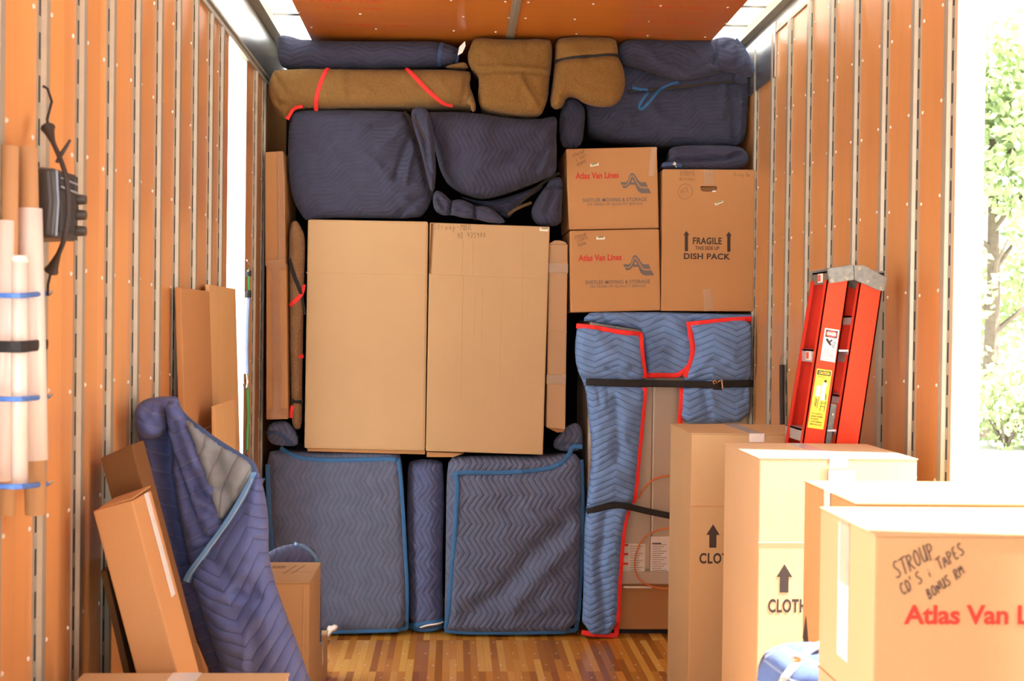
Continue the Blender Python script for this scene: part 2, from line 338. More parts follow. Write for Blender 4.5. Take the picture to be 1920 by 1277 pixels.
def part(t, name, mb, mats, **kw):      # a part of thing t; marks and prints go one level deeper, under the sticker or label they are on
    p = t
    if name in SUB: p = next((o for n, o in reversed(MADE.get(t.name, [])) if n in SUB[name]), t)
    o = mb.build(name, mats, p, parent_loc(t), **kw); MADE.setdefault(t.name, []).append((name, o)); return o

def resample(pts, step, closed=True):
    p = np.array(pts, float); q = np.vstack([p, p[:1]]) if closed else p
    d = np.r_[0, np.cumsum(np.linalg.norm(np.diff(q, axis=0), axis=1))]
    n = max(int(round(d[-1]/step)), 8 if closed else 2)
    t = np.linspace(0, d[-1], n+1); t = t[:-1] if closed else t
    return np.stack([np.interp(t, d, q[:, k]) for k in range(q.shape[1])], 1)
def chaikin(pts, it=2, closed=True):
    p = np.array(pts, float)
    for _ in range(it):
        q = np.roll(p, -1, 0) if closed else p[1:]
        a = p if closed else p[:-1]
        n = np.empty((2*len(a), p.shape[1])); n[0::2] = .75*a+.25*q; n[1::2] = .25*a+.75*q
        if not closed: n = np.vstack([p[:1], n, p[-1:]])
        p = n
    return p
def seg_dist(P, poly, closed=True):
    A = np.array(poly, float); B = np.roll(A, -1, 0)
    if not closed: A, B = A[:-1], B[:-1]
    best = np.full(len(P), 1e9)
    for a, b in zip(A, B):
        ab = b-a; t = np.clip(((P-a)@ab)/max(ab@ab, 1e-12), 0, 1)
        best = np.minimum(best, np.linalg.norm(P-(a+t[:, None]*ab), axis=1))
    return best
def inside(P, poly):
    A = np.array(poly); B = np.roll(A, -1, 0); c = np.zeros(len(P), bool)
    for a, b in zip(A, B):
        m = ((a[1] > P[:, 1]) != (b[1] > P[:, 1]))
        x = (b[0]-a[0])*(P[:, 1]-a[1])/((b[1]-a[1]) if abs(b[1]-a[1]) > 1e-12 else 1e-12)+a[0]
        c ^= m & (P[:, 0] < x)
    return c
_ph = rng.uniform(0, 6.28, (40, 3)); _kd = rng.normal(size=(40, 2)); _kd /= np.linalg.norm(_kd, axis=1)[:, None]
def vnoise(P, scale, seed=0):
    o = np.zeros(len(P))
    for i in range(10):
        k = (i+seed*7) % 40
        o += np.sin((P@_kd[k])*2*math.pi/scale*(.6+.13*i)+_ph[k, seed % 3]+seed)*(1/(1+.25*i))
    return o/3.2

class Puff:
    """soft padded slab: pixel outline taken to the plane y=Y, thickness `depth`, rounded rim R"""
    def __init__(s, outline, Y, depth, R=.05, smooth=2, bulge=0, creases=(), amp=.006, wl=.18, seed=1, step=.0105, world=False, zmin=None, shear=(0, 0), taper=.025, ridge=1.1):
        s.taper = taper; s.ridge = ridge
        p = np.array([(q[0], q[1]) if world else atY(*q, Y)[[0, 2]] for q in outline])
        p = chaikin(p, smooth) if smooth else p
        if zmin is not None: p[:, 1] = np.maximum(p[:, 1], zmin)
        area = .5*np.sum(p[:, 0]*np.roll(p[:, 1], -1)-np.roll(p[:, 0], -1)*p[:, 1])
        if area < 0: p = p[::-1]
        s.b = resample(p, step); s.Y = Y; s.R = R; s.bulge = bulge; s.amp = amp; s.wl = wl; s.seed = seed; s.shear = shear
        s.cr = [(np.array([(c_[0], c_[1]) if world else atY(*c_, Y)[[0, 2]] for c_ in c]), w, a) for c, w, a in creases]
        s.c = s.b.mean(0); s.size = np.ptp(s.b, axis=0).min()/2; s.depth = depth
        x0, z0 = s.b.min(0); x1, z1 = s.b.max(0)
        gx, gz = np.meshgrid(np.arange(x0, x1, step), np.arange(z0, z1, step)); gx[1::2] += step/2
        g = np.stack([gx.ravel(), gz.ravel()], 1)
        g = g[inside(g, s.b)]; d = seg_dist(g, s.b); g = g[d > step*.45]
        # an extra ring close to the rim keeps the round edge round
        allp = np.vstack([s.b, g]); nb = len(s.b)
        r = delaunay_2d_cdt([Vector(q) for q in allp], [(i, (i+1) % nb) for i in range(nb)], [list(range(nb))], 1, 1e-6)
        s.P = np.array([tuple(v) for v in r[0]]); s.T = [tuple(f) for f in r[2]]
    def y(s, P):
        P = np.atleast_2d(np.array(P, float)); d = seg_dist(P, s.b); d = np.where(inside(P, s.b), d, 0)
        q = 1-np.clip(d/s.R, 0, 1)
        y = s.Y+s.R*(1-np.sqrt(np.maximum(1-q*q, 0)))
        if s.bulge: y = y-s.bulge*np.clip(d/s.size, 0, 1)**.8
        w = np.clip(d/(s.R*.7), 0, 1)
        y = y+s.amp*vnoise(P, s.wl, s.seed)*w+s.amp*.35*vnoise(P, s.wl*.35, s.seed+3)*w
        rg = np.clip(1-np.abs(vnoise(P+.05*np.stack([vnoise(P, s.wl, s.seed+2), vnoise(P, s.wl, s.seed+4)], 1), s.wl*1.6, s.seed+5)), 0, 1)**7
        y = y-s.amp*s.ridge*rg*w
        for c, wd, a in s.cr:
            dl = seg_dist(P, c, False); y = y+1.35*a*np.exp(-(dl/wd)**2)*np.clip(d/.01, .25, 1)
        return y+s.shear[0]*(P[:, 0]-s.c[0])+s.shear[1]*(P[:, 1]-s.c[1])
    def mb(s):
        m = MB(); ys = s.y(s.P); n = len(s.P)
        bi = [int(np.argmin(np.sum((s.P-q)**2, 1))) for q in s.b]
        v = [(x, y, z) for (x, z), y in zip(s.P, ys)]
        fr = []
        for f in s.T:
            a, b, c = (s.P[i] for i in f[:3]); cr = (b[0]-a[0])*(c[1]-a[1])-(b[1]-a[1])*(c[0]-a[0])
            fr.append(f if cr > 0 else f[::-1])
        uv = [(x, z) for x, z in s.P]
        K = len(bi); nb_ = {}
        for j in range(K):
            t_ = s.P[bi[(j+1) % K]]-s.P[bi[j-1]]; t_ = t_/max(np.linalg.norm(t_), 1e-9); nb_[bi[j]] = (-t_[1], t_[0])
        for k_, sh_ in ((0.35, s.taper*.7), (1.0, s.taper)):
            for i in bi:
                x, z = s.P[i]; nx_, nz_ = nb_[i]; x, z = x+nx_*sh_, z+nz_*sh_; yy = ys[i]+(s.Y+s.depth-ys[i])*k_
                v.append((x, yy, z)); uv.append((x+(yy-ys[i])*.7, z+(yy-ys[i])))
        faces = list(fr)
        for j in range(K):
            j2 = (j+1) % K
            faces.append((bi[j2], bi[j], n+j, n+j2)); faces.append((n+j2, n+j, n+K+j, n+K+j2))
        bb = delaunay_2d_cdt([Vector(q) for q in s.b], [(i, (i+1) % K) for i in range(K)], [list(range(K))], 1, 1e-6)
        if len(bb[0]) == K:
            for f in bb[2]:
                a, b, c = (s.b[i] for i in f[:3]); cr = (b[0]-a[0])*(c[1]-a[1])-(b[1]-a[1])*(c[0]-a[0])
                f = tuple(n+K+i for i in f); faces.append(f[::-1] if cr > 0 else f)
        m.v = v; m.f = faces; m.m = [0]*len(faces); m.uv = uv
        return m
    def line(s, pts, w=.012, t=.004, lift=.002, smooth=2, step=.012, world=False):   # binding or strap lying on the padded face
        p = np.array([(q[0], q[1]) if world else atY(*q, s.Y)[[0, 2]] for q in pts])
        if smooth: p = chaikin(p, smooth, False)
        p = resample(p, step, False); y = s.y(p)
        for _ in range(2): y = np.minimum(y, np.r_[y[0], (y[:-2]+y[2:])/2, y[-1]])
        return MB().strap([(a, b-lift, c) for (a, c), b in zip(p, y)], w, t)
    def base(s): return (s.c[0], s.Y+s.depth/2, s.b[:, 1].min())
def blanket(name, label, cat, pf, material, group=None):
    t = thing(name, label, cat, pf.base(), group)
    part(t, 'padded_cover', pf.mb(), material, smooth=True)
    return t

# lettering -------------------------------------------------------------------
def text_mb(txt, o, ux, uz, width=None, height=None, bold=.0, depth=.0008, spacing=1.0, shear=0):
    """text with lower-left at o, reading along ux, upright along uz; width/height in metres"""
    c = bpy.data.curves.new('t', 'FONT'); c.body = txt; c.size = 1; c.offset = bold; c.space_character = spacing; c.shear = shear; c.resolution_u = 3
    ob = bpy.data.objects.new('t', c); COL.objects.link(ob); dg = bpy.context.evaluated_depsgraph_get(); dg.update()
    me = bpy.data.meshes.new_from_object(ob.evaluated_get(dg))
    v = np.array([tuple(x.co) for x in me.vertices]); f = [tuple(p.vertices) for p in me.polygons]
    bpy.data.objects.remove(ob); bpy.data.curves.remove(c); bpy.data.meshes.remove(me)
    v = v[:, :2]; lo = v.min(0); sz = np.ptp(v, axis=0); v = v-lo
    if width and height: v = v*(width/sz[0], height/sz[1])
    elif width: v = v*(width/sz[0])
    else: v = v*(height/sz[1])
    o, ux, uz = (np.array(q, float) for q in (o, ux, uz)); ux /= np.linalg.norm(ux); uz /= np.linalg.norm(uz)
    nrm = np.cross(ux, uz)
    m = MB(); m.add([o+ux*a+uz*b+nrm*depth for a, b in v], f); return m
STROKES = {
 'S': [[(.75, .9), (.5, 1), (.2, .88), (.2, .65), (.6, .4), (.7, .15), (.4, 0), (.05, .1)]], 'T': [[(0, .95), (.9, 1)], [(.45, .97), (.4, 0)]],
 'R': [[(.1, 0), (.12, 1)], [(.1, .95), (.6, .95), (.65, .65), (.15, .5), (.75, 0)]], 'O': [[(.4, 1), (.08, .75), (.1, .2), (.4, 0), (.7, .25), (.7, .8), (.4, 1)]],
 'U': [[(.1, 1), (.1, .2), (.35, 0), (.65, .2), (.7, 1)], [(.7, 1), (.72, 0)]], 'P': [[(.12, 0), (.12, 1)], [(.1, .97), (.6, .95), (.65, .6), (.15, .48)]],
 'C': [[(.7, .85), (.45, 1), (.12, .7), (.12, .25), (.4, 0), (.7, .15)]], 'D': [[(.1, 0), (.12, 1), (.55, .85), (.68, .45), (.5, .1), (.1, 0)]], "'": [[(.15, 1.05), (.1, .8)]],
 '&': [[(.25, .65), (.3, .6)], [(.3, .4), (.25, .05)]], 'A': [[(0, 0), (.4, 1), (.75, 0)], [(.15, .4), (.65, .42)]], 'E': [[(.65, 1), (.12, .97), (.1, 0), (.65, .03)], [(.1, .5), (.5, .52)]],
 'B': [[(.1, 0), (.12, 1), (.55, .9), (.5, .6), (.12, .52)], [(.12, .52), (.65, .42), (.6, .08), (.1, 0)]], 'N': [[(.1, 0), (.12, 1), (.65, 0), (.68, 1)]],
 'M': [[(.05, 0), (.12, 1), (.4, .3), (.7, 1), (.75, 0)]], 'L': [[(.15, 1), (.12, 0), (.6, .03)]], 'I': [[(.3, 1), (.28, 0)], [(.1, 1), (.5, 1)], [(.1, 0), (.5, 0)]], 'G': [[(.7, .85), (.4, 1), (.1, .6), (.2, .1), (.6, .1), (.65, .4), (.4, .42)]],
 'H': [[(.1, 1), (.1, 0)], [(.65, 1), (.65, 0)], [(.1, .5), (.65, .5)]], 'V': [[(.05, 1), (.35, 0), (.7, 1)]], 'Y': [[(.05, 1), (.35, .5), (.7, 1)], [(.35, .5), (.3, 0)]], '1': [[(.3, 1), (.3, 0)]], '-': [[(.1, .5), (.55, .52)]],
 '4': [[(.1, 1), (.1, .5), (.65, .5)], [(.5, 1), (.5, 0)]], '7': [[(.05, 1), (.65, 1), (.25, 0)]], '5': [[(.6, 1), (.15, 1), (.12, .55), (.5, .6), (.6, .2), (.1, 0)]], '9': [[(.6, .7), (.3, 1), (.1, .7), (.4, .5), (.6, .75), (.5, 0)]], '0': [[(.35, 1), (.08, .5), (.35, 0), (.65, .5), (.35, 1)]],
 't': [[(.3, .9), (.28, .1), (.5, .02)], [(.05, .6), (.55, .6)]], 'r': [[(.15, .55), (.15, 0)], [(.15, .4), (.4, .58)]], 'o': [[(.3, .55), (.08, .28), (.3, 0), (.52, .28), (.3, .55)]], 'u': [[(.1, .55), (.12, .08), (.4, .05), (.45, .55)], [(.45, .55), (.5, 0)]],
 'p': [[(.12, .55), (.1, -.4)], [(.12, .5), (.48, .45), (.42, .1), (.12, .08)]], 'l': [[(.2, 1), (.2, 0)]], 'a': [[(.5, .5), (.2, .5), (.1, .1), (.45, .1), (.5, .55), (.55, 0)]], 's': [[(.45, .5), (.15, .5), (.4, .2), (.1, 0)]], 'i': [[(.2, .55), (.2, 0)], [(.2, .8), (.22, .84)]],
 'n': [[(.1, .55), (.12, 0)], [(.12, .4), (.4, .52), (.45, 0)]], 'g': [[(.5, .5), (.15, .45), (.15, .08), (.48, .1), (.5, .5), (.45, -.35), (.1, -.3)]], 'm': [[(.08, .55), (.1, 0)], [(.1, .45), (.3, .52), (.32, 0)], [(.32, .42), (.55, .5), (.58, 0)]], 'e': [[(.1, .28), (.48, .3), (.3, .55), (.08, .28), (.3, 0), (.5, .1)]],
 '/': [[(.1, 0), (.5, 1)]], '.': [[(.2, .02), (.24, .05)]], ' ': [],
}
def pen_mb(lines, w, normal):
    """lines: (text, origin, end, letter height in metres, up vector)"""
    m = MB()
    for txt, o, e, h, up in lines:
        o, e, up = (np.array(q, float) for q in (o, e, up)); d = (e-o)/len(txt); up = up/np.linalg.norm(up)
        for i, ch in enumerate(txt):
            jit = random.uniform(-.06, .06)*h
            for st in STROKES.get(ch, []):
                p = chaikin(st, 1, False) if len(st) > 2 else np.array(st)
                m.strap([o+d*(i+a*1.05)+up*(b*h+jit)+np.array(normal)*.0006 for a, b in p], w, .0006, normal)
    return m
def pen_px(lines, Y, w):
    return pen_mb([(t, atY(*a, Y), atY(*b, Y), h, atY(*u, Y)-atY(*a, Y)) for t, a, b, h, u in lines], w, (0, -1, 0))
def plate_px(pts, Y, t=.0008):     # thin plate lying on the plane y=Y, facing the truck's rear
    return MB().prism([atY(*p, Y) for p in pts], (0, -t, 0))

# cartons ----------------------------------------------------------------------
def carton_px(name, label, corners, Y, depth, material, cat='box', group=None, bevel=.006, zmin=None):
    """corners TL, TR, BR, BL of the face toward the rear; the box runs back by depth"""
    c = [atY(*p, Y) for p in corners]
    if zmin is not None: c = [np.array((p[0], p[1], max(p[2], zmin))) for p in c]
    t = thing(name, label, cat, (c[2]+c[3])/2+np.array((0, depth/2, 0)), group)
    d = np.array((0, depth, 0)); m = MB().hexa([c[3], c[2], c[2]+d, c[3]+d, c[0], c[1], c[1]+d, c[0]+d])
    part(t, 'box_body', m, material, bevel=bevel)
    return t
def carton(name, label, x0, x1, y0, y1, z1, material, z0=0.0, tape='tape', seam='x', cat='box', group=None, tapew=.05, drop=.07):
    t = thing(name, label, cat, ((x0+x1)/2, (y0+y1)/2, z0), group)
    part(t, 'box_body', MB().box(x0, x1, y0, y1, z0, z1-.004), material, bevel=.004)
    g = .002; e = .003
    if seam == 'x':   # the flaps meet on a line running along x
        ym = (y0+y1)/2
        for a, b in ((y0-e, ym-g), (ym+g, y1+e)): part(t, 'top_flap', MB().box(x0-.001, x1+.001, a, b, z1-.004, z1), material, bevel=.001)
        if tape:
            m = MB().box(x0-.002, x1+.002, ym-tapew/2, ym+tapew/2, z1, z1+.0006)
            m.box(x0-.0025, x0-.0018, ym-tapew/2, ym+tapew/2, z1-drop, z1+.0006); part(t, 'packing_tape', m, tape)
    else:
        xm = (x0+x1)/2
        for a, b in ((x0-e, xm-g), (xm+g, x1+e)): part(t, 'top_flap', MB().box(a, b, y0-.001, y1+.001, z1-.004, z1), material, bevel=.001)
        if tape:
            m = MB().box(xm-tapew/2, xm+tapew/2, y0-.002, y1+.002, z1, z1+.0006)
            m.box(xm-tapew/2, xm+tapew/2, y0-.0045, y0-.0035, z1-drop, z1+.0006); part(t, 'packing_tape', m, tape)
    return t
def rule(p, q, Y, w=.002, t=.0012):    # raised fold line on a carton face
    return MB().strap([atY(*p, Y), atY(*q, Y)], w, t)
# ================================================================== SETTING
ZT = 3.13        # underside of the roof rail
# floor ------------------------------------------------------------------------
m = MB().box(XL, XR, YB, YF, -.05, 0)
for k, yy in enumerate(np.arange(4.6, 6.2, .2)):
    for j, xx in enumerate(np.arange(-.62, 1.1, .105)):
        m.disc((xx+.02*((k*7+j*3) % 3-1), yy+.008*((k+j) % 2), 0), .0045, (0, 0, 1), .0006, 8, 1)
struct(m.build('floor', ['floor', 'rivet']))
# side walls ---------------------------------------------------------------------
ZPL, ZPR = 2.80, 3.01            # top of the plywood left / right
LPOSTS = [atX(x, 400, XL)[1] for x in (-10, 77, 148, 204, 253, 294, 329, 362, 391, 411, 476, 492)]
RPOSTS = [3.70, 3.975, 4.268, 4.572, 4.876, 5.192, 5.503, 5.785, 6.12]
RIV = [.2+.3*k for k in range(10)]
def wall(name, X, sgn, spans, ztop, posts, riv_posts):
    """sgn: direction of the inner face normal"""
    m = MB(); xo = X-sgn*.07
    for y0, y1, z0, z1 in spans: m.box(min(X, xo), max(X, xo), y0, y1, z0, z1)
    for yp in riv_posts:
        for q in (-1, 1):
            for z in RIV:
                if z < ztop-.05: m.disc((X, yp+q*.062, z+(.006 if q > 0 else -.006)), .006, (sgn, 0, 0), .003, 10, 1)
    return struct(m.build(name, ['wall', 'rivet']))
wall('wall_left', XL, 1, [(LD1, DD0, 0, ZPL), (DD1, YF, 0, ZPL), (YB, LD0, 0, ZPL)], ZPL, LPOSTS, LPOSTS)
wall('wall_right', XR, -1, [(RD1, YF, 0, ZPR), (YB, RD0, 0, ZPR)], ZPR, RPOSTS, RPOSTS)
def post(i, X, sgn, y, ztop):
    m = MB()
    m.box(*sorted((X, X+sgn*.004)), y-.042, y+.042, .02, ztop)
    m.hexa([(X+sgn*.004, y-.019, .02), (X+sgn*.004, y+.019, .02), (X+sgn*.014, y+.013, .02), (X+sgn*.014, y-.013, .02),
            (X+sgn*.004, y-.019, ztop), (X+sgn*.004, y+.019, ztop), (X+sgn*.014, y+.013, ztop), (X+sgn*.014, y-.013, ztop)])
    z = .08
    while z < ztop-.1:
        for q in (-1, 1): m.box(*sorted((X+sgn*.0038, X+sgn*.0046)), y+q*.031-.0055, y+q*.031+.0055, z, z+.062, 1)
        z += .1
    return struct(m.build('trim_%d' % i, ['steel', 'slot']))
ti = 1
for y in LPOSTS: post(ti, XL, 1, y, ZPL-.01); ti += 1
for y in RPOSTS: post(ti, XR, -1, y, ZPR-.01); ti += 1
# aluminium upper side panels and rails
def alu_part(name, boxes, mats='alu'):
    global ti
    m = MB()
    for b in boxes: m.box(*b)
    o = struct(m.build('trim_%d' % ti, mats)); ti += 1; return o
alu_part('l', [(XL-.05, XL-.012, LD1, YF, ZPL, ZT+.12), (XL-.05, XL-.012, YB, LD0, ZPL, ZT+.12), (XL-.05, XL-.012, LD0, LD1, ZPL+.05, ZT+.12)])
alu_part('r', [(XR+.012, XR+.05, YB, YF, ZPR, ZT+.12)])
alu_part('rail', [(XL-.012, XL+.012, LD1, YF, ZPL-.012, ZPL+.006), (XL-.012, XL+.008, LD1, YF, ZPL+.03, ZPL+.04)], 'steel')
alu_part('rail', [(XL-.03, XL+.035, YB, YF, ZT-.03, ZT+.015)], 'steel')
alu_part('rail', [(XR-.03, XR+.05, YB, YF, ZT-.03, ZT+.015)], 'steel')
alu_part('rail', [(XR-.008, XR+.012, RD1, YF, ZPR-.012, ZPR+.005)], 'steel')
alu_part('corner', [(XR-.012, XR-.002, 5.74, YF, 2.785, 3.05)])
# white end of the body at the right door, and the door jambs
alu_part('jamb', [(XR+.0, XR+.085, RD1-.012, RD1-.001, -.05, 3.13), (XR-.0, XR+.085, RD0+.001, RD0+.012, -.05, 3.13)], 'white')
alu_part('jamb', [(XL-.08, XL, DD1-.008, DD1-.001, 0, ZPL)], 'alu')
# ceiling: white translucent roof on bows, plywood deck below the middle of it
struct(MB().box(XL-.08, XR+.08, YB, YF, 3.24, 3.25).build('ceiling', 'roof'))
for k in range(22):
    y = 6.40-.385*k
    if y > YB+.1:
        alu_part('bow', [(XL-.02, XR+.02, y-.022, y+.022, 3.19, 3.238)]); 
m = MB().box(-.745, .255, YB, YF, 3.03, 3.05); m.box(.275, 1.282, YB, YF, 3.03, 3.05)
for y in (6.0, 5.72, 5.44, 5.16):
    for x in (-.72, -.43, .0, .22, .31, .58, .92, 1.25): m.disc((x+.03*math.sin(y*9+x*5), y, 3.03), .0065, (0, 0, -1), .003, 10, 1)
struct(m.build('ceiling_plywood', ['ceil', 'rivet']))
alu_part('seam', [(.245, .285, YB, 6.28, 3.022, 3.0295), (.258, .272, YB, 6.28, 3.017, 3.022)], 'steel')
# red lettering stencilled on the plywood deck (mirrored rows, seen from below)
m = MB()
for y, x, w_ in ((5.93, -.58, .34), (5.62, -.60, .26), (5.50, -.66, .32), (5.98, .78, .30), (5.72, .80, .34), (5.46, .84, .3), (5.42, -.20, .2)):
    q = text_mb('1700 1700' if y < 5.9 else '17-00 170', (x, y-.012, 3.0295), (1, 0, 0), (0, 1, 0), w_, .024, .02); 
    q.v = [(a, b, 3.0292) for a, b, c in q.v]; m.add(q.v, q.f)
o = m.build('stencilled_lettering', 'lab_r', bpy.data.objects['ceiling_plywood'])
# front bulkhead, rear header, roof fill behind the deck
struct(MB().box(XL, XR, YF, YF+.05, 0, 3.2).build('wall_front', 'gap_shade'))
struct(MB().box(-60, 70, -40, 120, -1.2, -1.1).build('ground', 'ground'))

# trees beyond the right doorway -----------------------------------------------------
def tree(name, label, cat, base, crown, n, leaf, material, trunk_h, group=None, seed=1):
    r = np.random.default_rng(seed); t = thing(name, label, cat, base)
    if group: t['group'] = group
    bx, by, bz = base; m = MB()
    lob = [(np.array((r.uniform(-.6, .6)*crown[0], r.uniform(-.6, .6)*crown[1], r.uniform(.0, 1.)*(crown[3]-crown[2])+crown[2])), r.uniform(.25, .45)*crown[0]) for _ in range(26)]
    for i in range(n):
        c, rad = lob[r.integers(len(lob))]; d = r.normal(size=3); d /= np.linalg.norm(d)
        p = np.array(base)+c+d*rad*r.uniform(.6, 1.05); p[2] = max(p[2], bz+.05)
        a = r.normal(size=3); a /= np.linalg.norm(a); b = np.cross(a, r.normal(size=3)); b /= np.linalg.norm(b)
        s_ = leaf*r.uniform(.6, 1.3)
        m.add([p-a*s_, p-b*s_*.5+a*s_*.1, p+a*s_, p+b*s_*.5+a*s_*.1], [(0, 1, 2, 3)])
    o = m.build('crown', material, t, parent_loc(t))
    k = MB()
    if trunk_h:
        k.tube([(bx, by, bz), (bx+.1, by, bz+trunk_h*.5), (bx+.05, by+.1, bz+trunk_h)], [.22, .17, .1])
        for q in range(9):
            z0 = bz+trunk_h*(.35+.07*q); an = q*2.3
            k.tube([(bx+.08, by, z0), (bx+.9*math.cos(an), by+.6*math.sin(an), z0+.7), (bx+1.9*math.cos(an), by+1.4*math.sin(an), z0+1.2)], [.08, .05, .02], 6)
    else:
        for q in range(6): k.tube([(bx, by, bz), (bx+.5*math.cos(q), by+.5*math.sin(q), bz+.9)], [.04, .015], 6)
    part(t, 'trunk' if trunk_h else 'stem', k, 'bark')
tree('tree', 'tall leafy green tree beyond the right side doorway', 'tree', (13.3, 29.5, -1.1), (3.2, 2.6, 1.8, 11.0), 9500, .15, 'leaf', 7.5, seed=3)
tree('shrub', 'low pale shrub at the foot of the tall tree', 'shrub', (12.7, 27.2, -1.1), (2.3, 1.2, .4, 1.7), 2600, .11, 'leaf2', 0, seed=5)
t = thing('bounce_wall', 'added white wall bouncing sunlight into the far left doorway', 'bounce_wall', (-9, 9, -1.1))  # added white wall, reflects sunlight in through the far left doorway
part(t, 'wall', MB().box(-9.4, -7, -6, 30, -1.1, 6), 'white'); part(t, 'wall_cap', MB().box(-9.5, -6.8, -6.2, 30.2, 6, 6.2), 'white')
tag(MB().tube([(-1.46, 8.2, -1.1), (-1.46, 8.2, 2.02)], .018).build('post', 'bluepole', loc=(-1.46, 8.2, -1.1)), 'thin pale blue post standing outside the far left doorway', 'post')
# ================================================================== THE STACK AT THE FRONT
YS = 6.12
# --- top row
p = Puff([(514, 68), (521, 58), (540, 60), (562, 68), (600, 70), (800, 70), (836, 74), (862, 83), (859, 110), (832, 117), (700, 121), (530, 124), (517, 110)], 6.10, .5, .085, bulge=0, amp=.004, wl=.3, seed=2,
         creases=[([(822, 74), (824, 118)], .012, .008)])
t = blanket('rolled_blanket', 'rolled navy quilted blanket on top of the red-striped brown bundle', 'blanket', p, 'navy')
part(t, 'binding', p.line([(829, 77), (825, 95), (822, 117)], .022, .004), 'bind_db'); part(t, 'binding', p.line([(860, 85), (858, 98), (857, 111)], .016, .006), 'bind_db')
part(t, 'care_tag', MB().prism([atY(*q, 6.07) for q in ((858, 104), (861, 88), (872, 77), (873, 86), (867, 99))], (0, .003, 0)), 'paper')

p = Puff([(515, 124), (700, 125.5), (880, 126), (884, 140), (880, 155), (890, 180), (891, 200), (870, 196), (840, 195.5), (660, 196), (600, 199), (560, 197), (545, 200), (534, 219), (520, 212), (503, 182), (499, 160), (505, 136)], 6.05, .6, .06, smooth=1, amp=.006, wl=.16, seed=4,
         creases=[([(514, 138), (545, 188)], .012, .012), ([(516, 185), (522, 195), (540, 196)], .01, .015), ([(640, 130), (648, 190)], .02, -.006), ([(878, 135), (872, 165), (866, 195)], .014, .012), ([(600, 135), (592, 195)], .02, .006)])
t = blanket('padded_bundle', 'long brown felt-wrapped bundle with two red stripes, under the rolled navy blanket', 'bundle', p, 'felt')
for q in ([(614, 125), (603, 150), (594, 178), (590, 203)], [(760, 125), (790, 158), (815, 182), (832, 193), (848, 195)], [(566, 196), (549, 198), (541, 208), (535, 220)]): part(t, 'red_binding', p.line(q, .022, .005, smooth=2), 'bind_r')
part(t, 'folded_end', Puff([(872, 186), (878, 176), (886, 175), (891, 186), (893, 203), (889, 209), (884, 206), (882, 196), (876, 194)], 6.02, .1, .03, amp=.003).mb(), 'felt', smooth=True)
part(t, 'loose_flap', Puff([(834, 123), (850, 117), (873, 113), (878, 122), (878, 125.5), (836, 125)], 6.10, .3, .03, smooth=1, amp=.003).mb(), 'felt', smooth=True)

p = Puff([(888, 68), (905, 65), (940, 69), (1030, 67), (1037, 76), (1037, 110), (1031, 150), (1030, 178), (1020, 206), (1014, 213), (960, 211), (902, 200), (896, 180), (899, 150), (897, 135), (881, 122), (876, 100), (883, 80)], 6.02, .6, .06, smooth=1, bulge=.03, amp=.007, wl=.17, seed=6,
         creases=[([(898, 133), (930, 133), (1036, 140)], .006, .02), ([(900, 127), (1036, 134)], .014, -.012), ([(898, 80), (890, 110)], .012, .012), ([(985, 145), (1012, 190)], .014, .012), ([(975, 145), (1000, 190)], .014, -.008), ([(905, 75), (900, 120)], .012, .01), ([(990, 70), (985, 95)], .01, .006)])
blanket('padded_bundle', 'golden-brown felt bundle with a folded seam across it, left of the black-strapped one', 'bundle', p, 'felt2')
p = Puff([(1043, 70), (1062, 64), (1110, 63), (1154, 66), (1161, 76), (1163, 103), (1172, 120), (1177, 150), (1170, 178), (1156, 195), (1130, 198), (1098, 191), (1082, 179), (1064, 178), (1058, 196), (1044, 203), (1032, 193), (1038, 150), (1042, 110)], 6.0, .14, .06, smooth=1, bulge=.03, amp=.007, wl=.16, seed=8,
         creases=[([(1042, 112), (1110, 106), (1163, 101)], .014, .016), ([(1046, 75), (1100, 67), (1155, 72)], .008, .006), ([(1172, 140), (1168, 165)], .01, .008)])
t = blanket('padded_bundle', 'golden-brown felt bundle cinched by a black strap', 'bundle', p, 'felt2')
part(t, 'strap', p.line([(1042, 112), (1075, 108), (1110, 106), (1145, 101), (1163, 102)], .018, .004), 'black')

p = Puff([(1155, 68), (1270, 69), (1340, 70.5), (1352, 64), (1378, 64), (1398, 82), (1412, 112), (1418, 128), (1417, 139), (1404, 142), (1372, 128), (1335, 138), (1290, 147), (1255, 144), (1225, 133), (1198, 122), (1166, 118)], 6.06, .11, .06, bulge=.02, amp=.012, wl=.16, seed=9,
         creases=[([(1352, 68), (1344, 85), (1338, 118)], .012, .03), ([(1356, 90), (1374, 78), (1390, 84)], .01, .012), ([(1392, 88), (1380, 120)], .01, .012), ([(1250, 72), (1300, 92), (1295, 115)], .025, .012), ([(1175, 75), (1240, 120)], .03, -.012), ([(1340, 115), (1300, 135), (1250, 138)], .012, .01)])
t = blanket('folded_blanket', 'navy quilted blanket with a knotted end at the top right of the stack', 'blanket', p, 'navy')
part(t, 'binding', p.line([(1385, 68), (1402, 88), (1410, 112), (1416, 132)], .014, .005), 'bind_db')

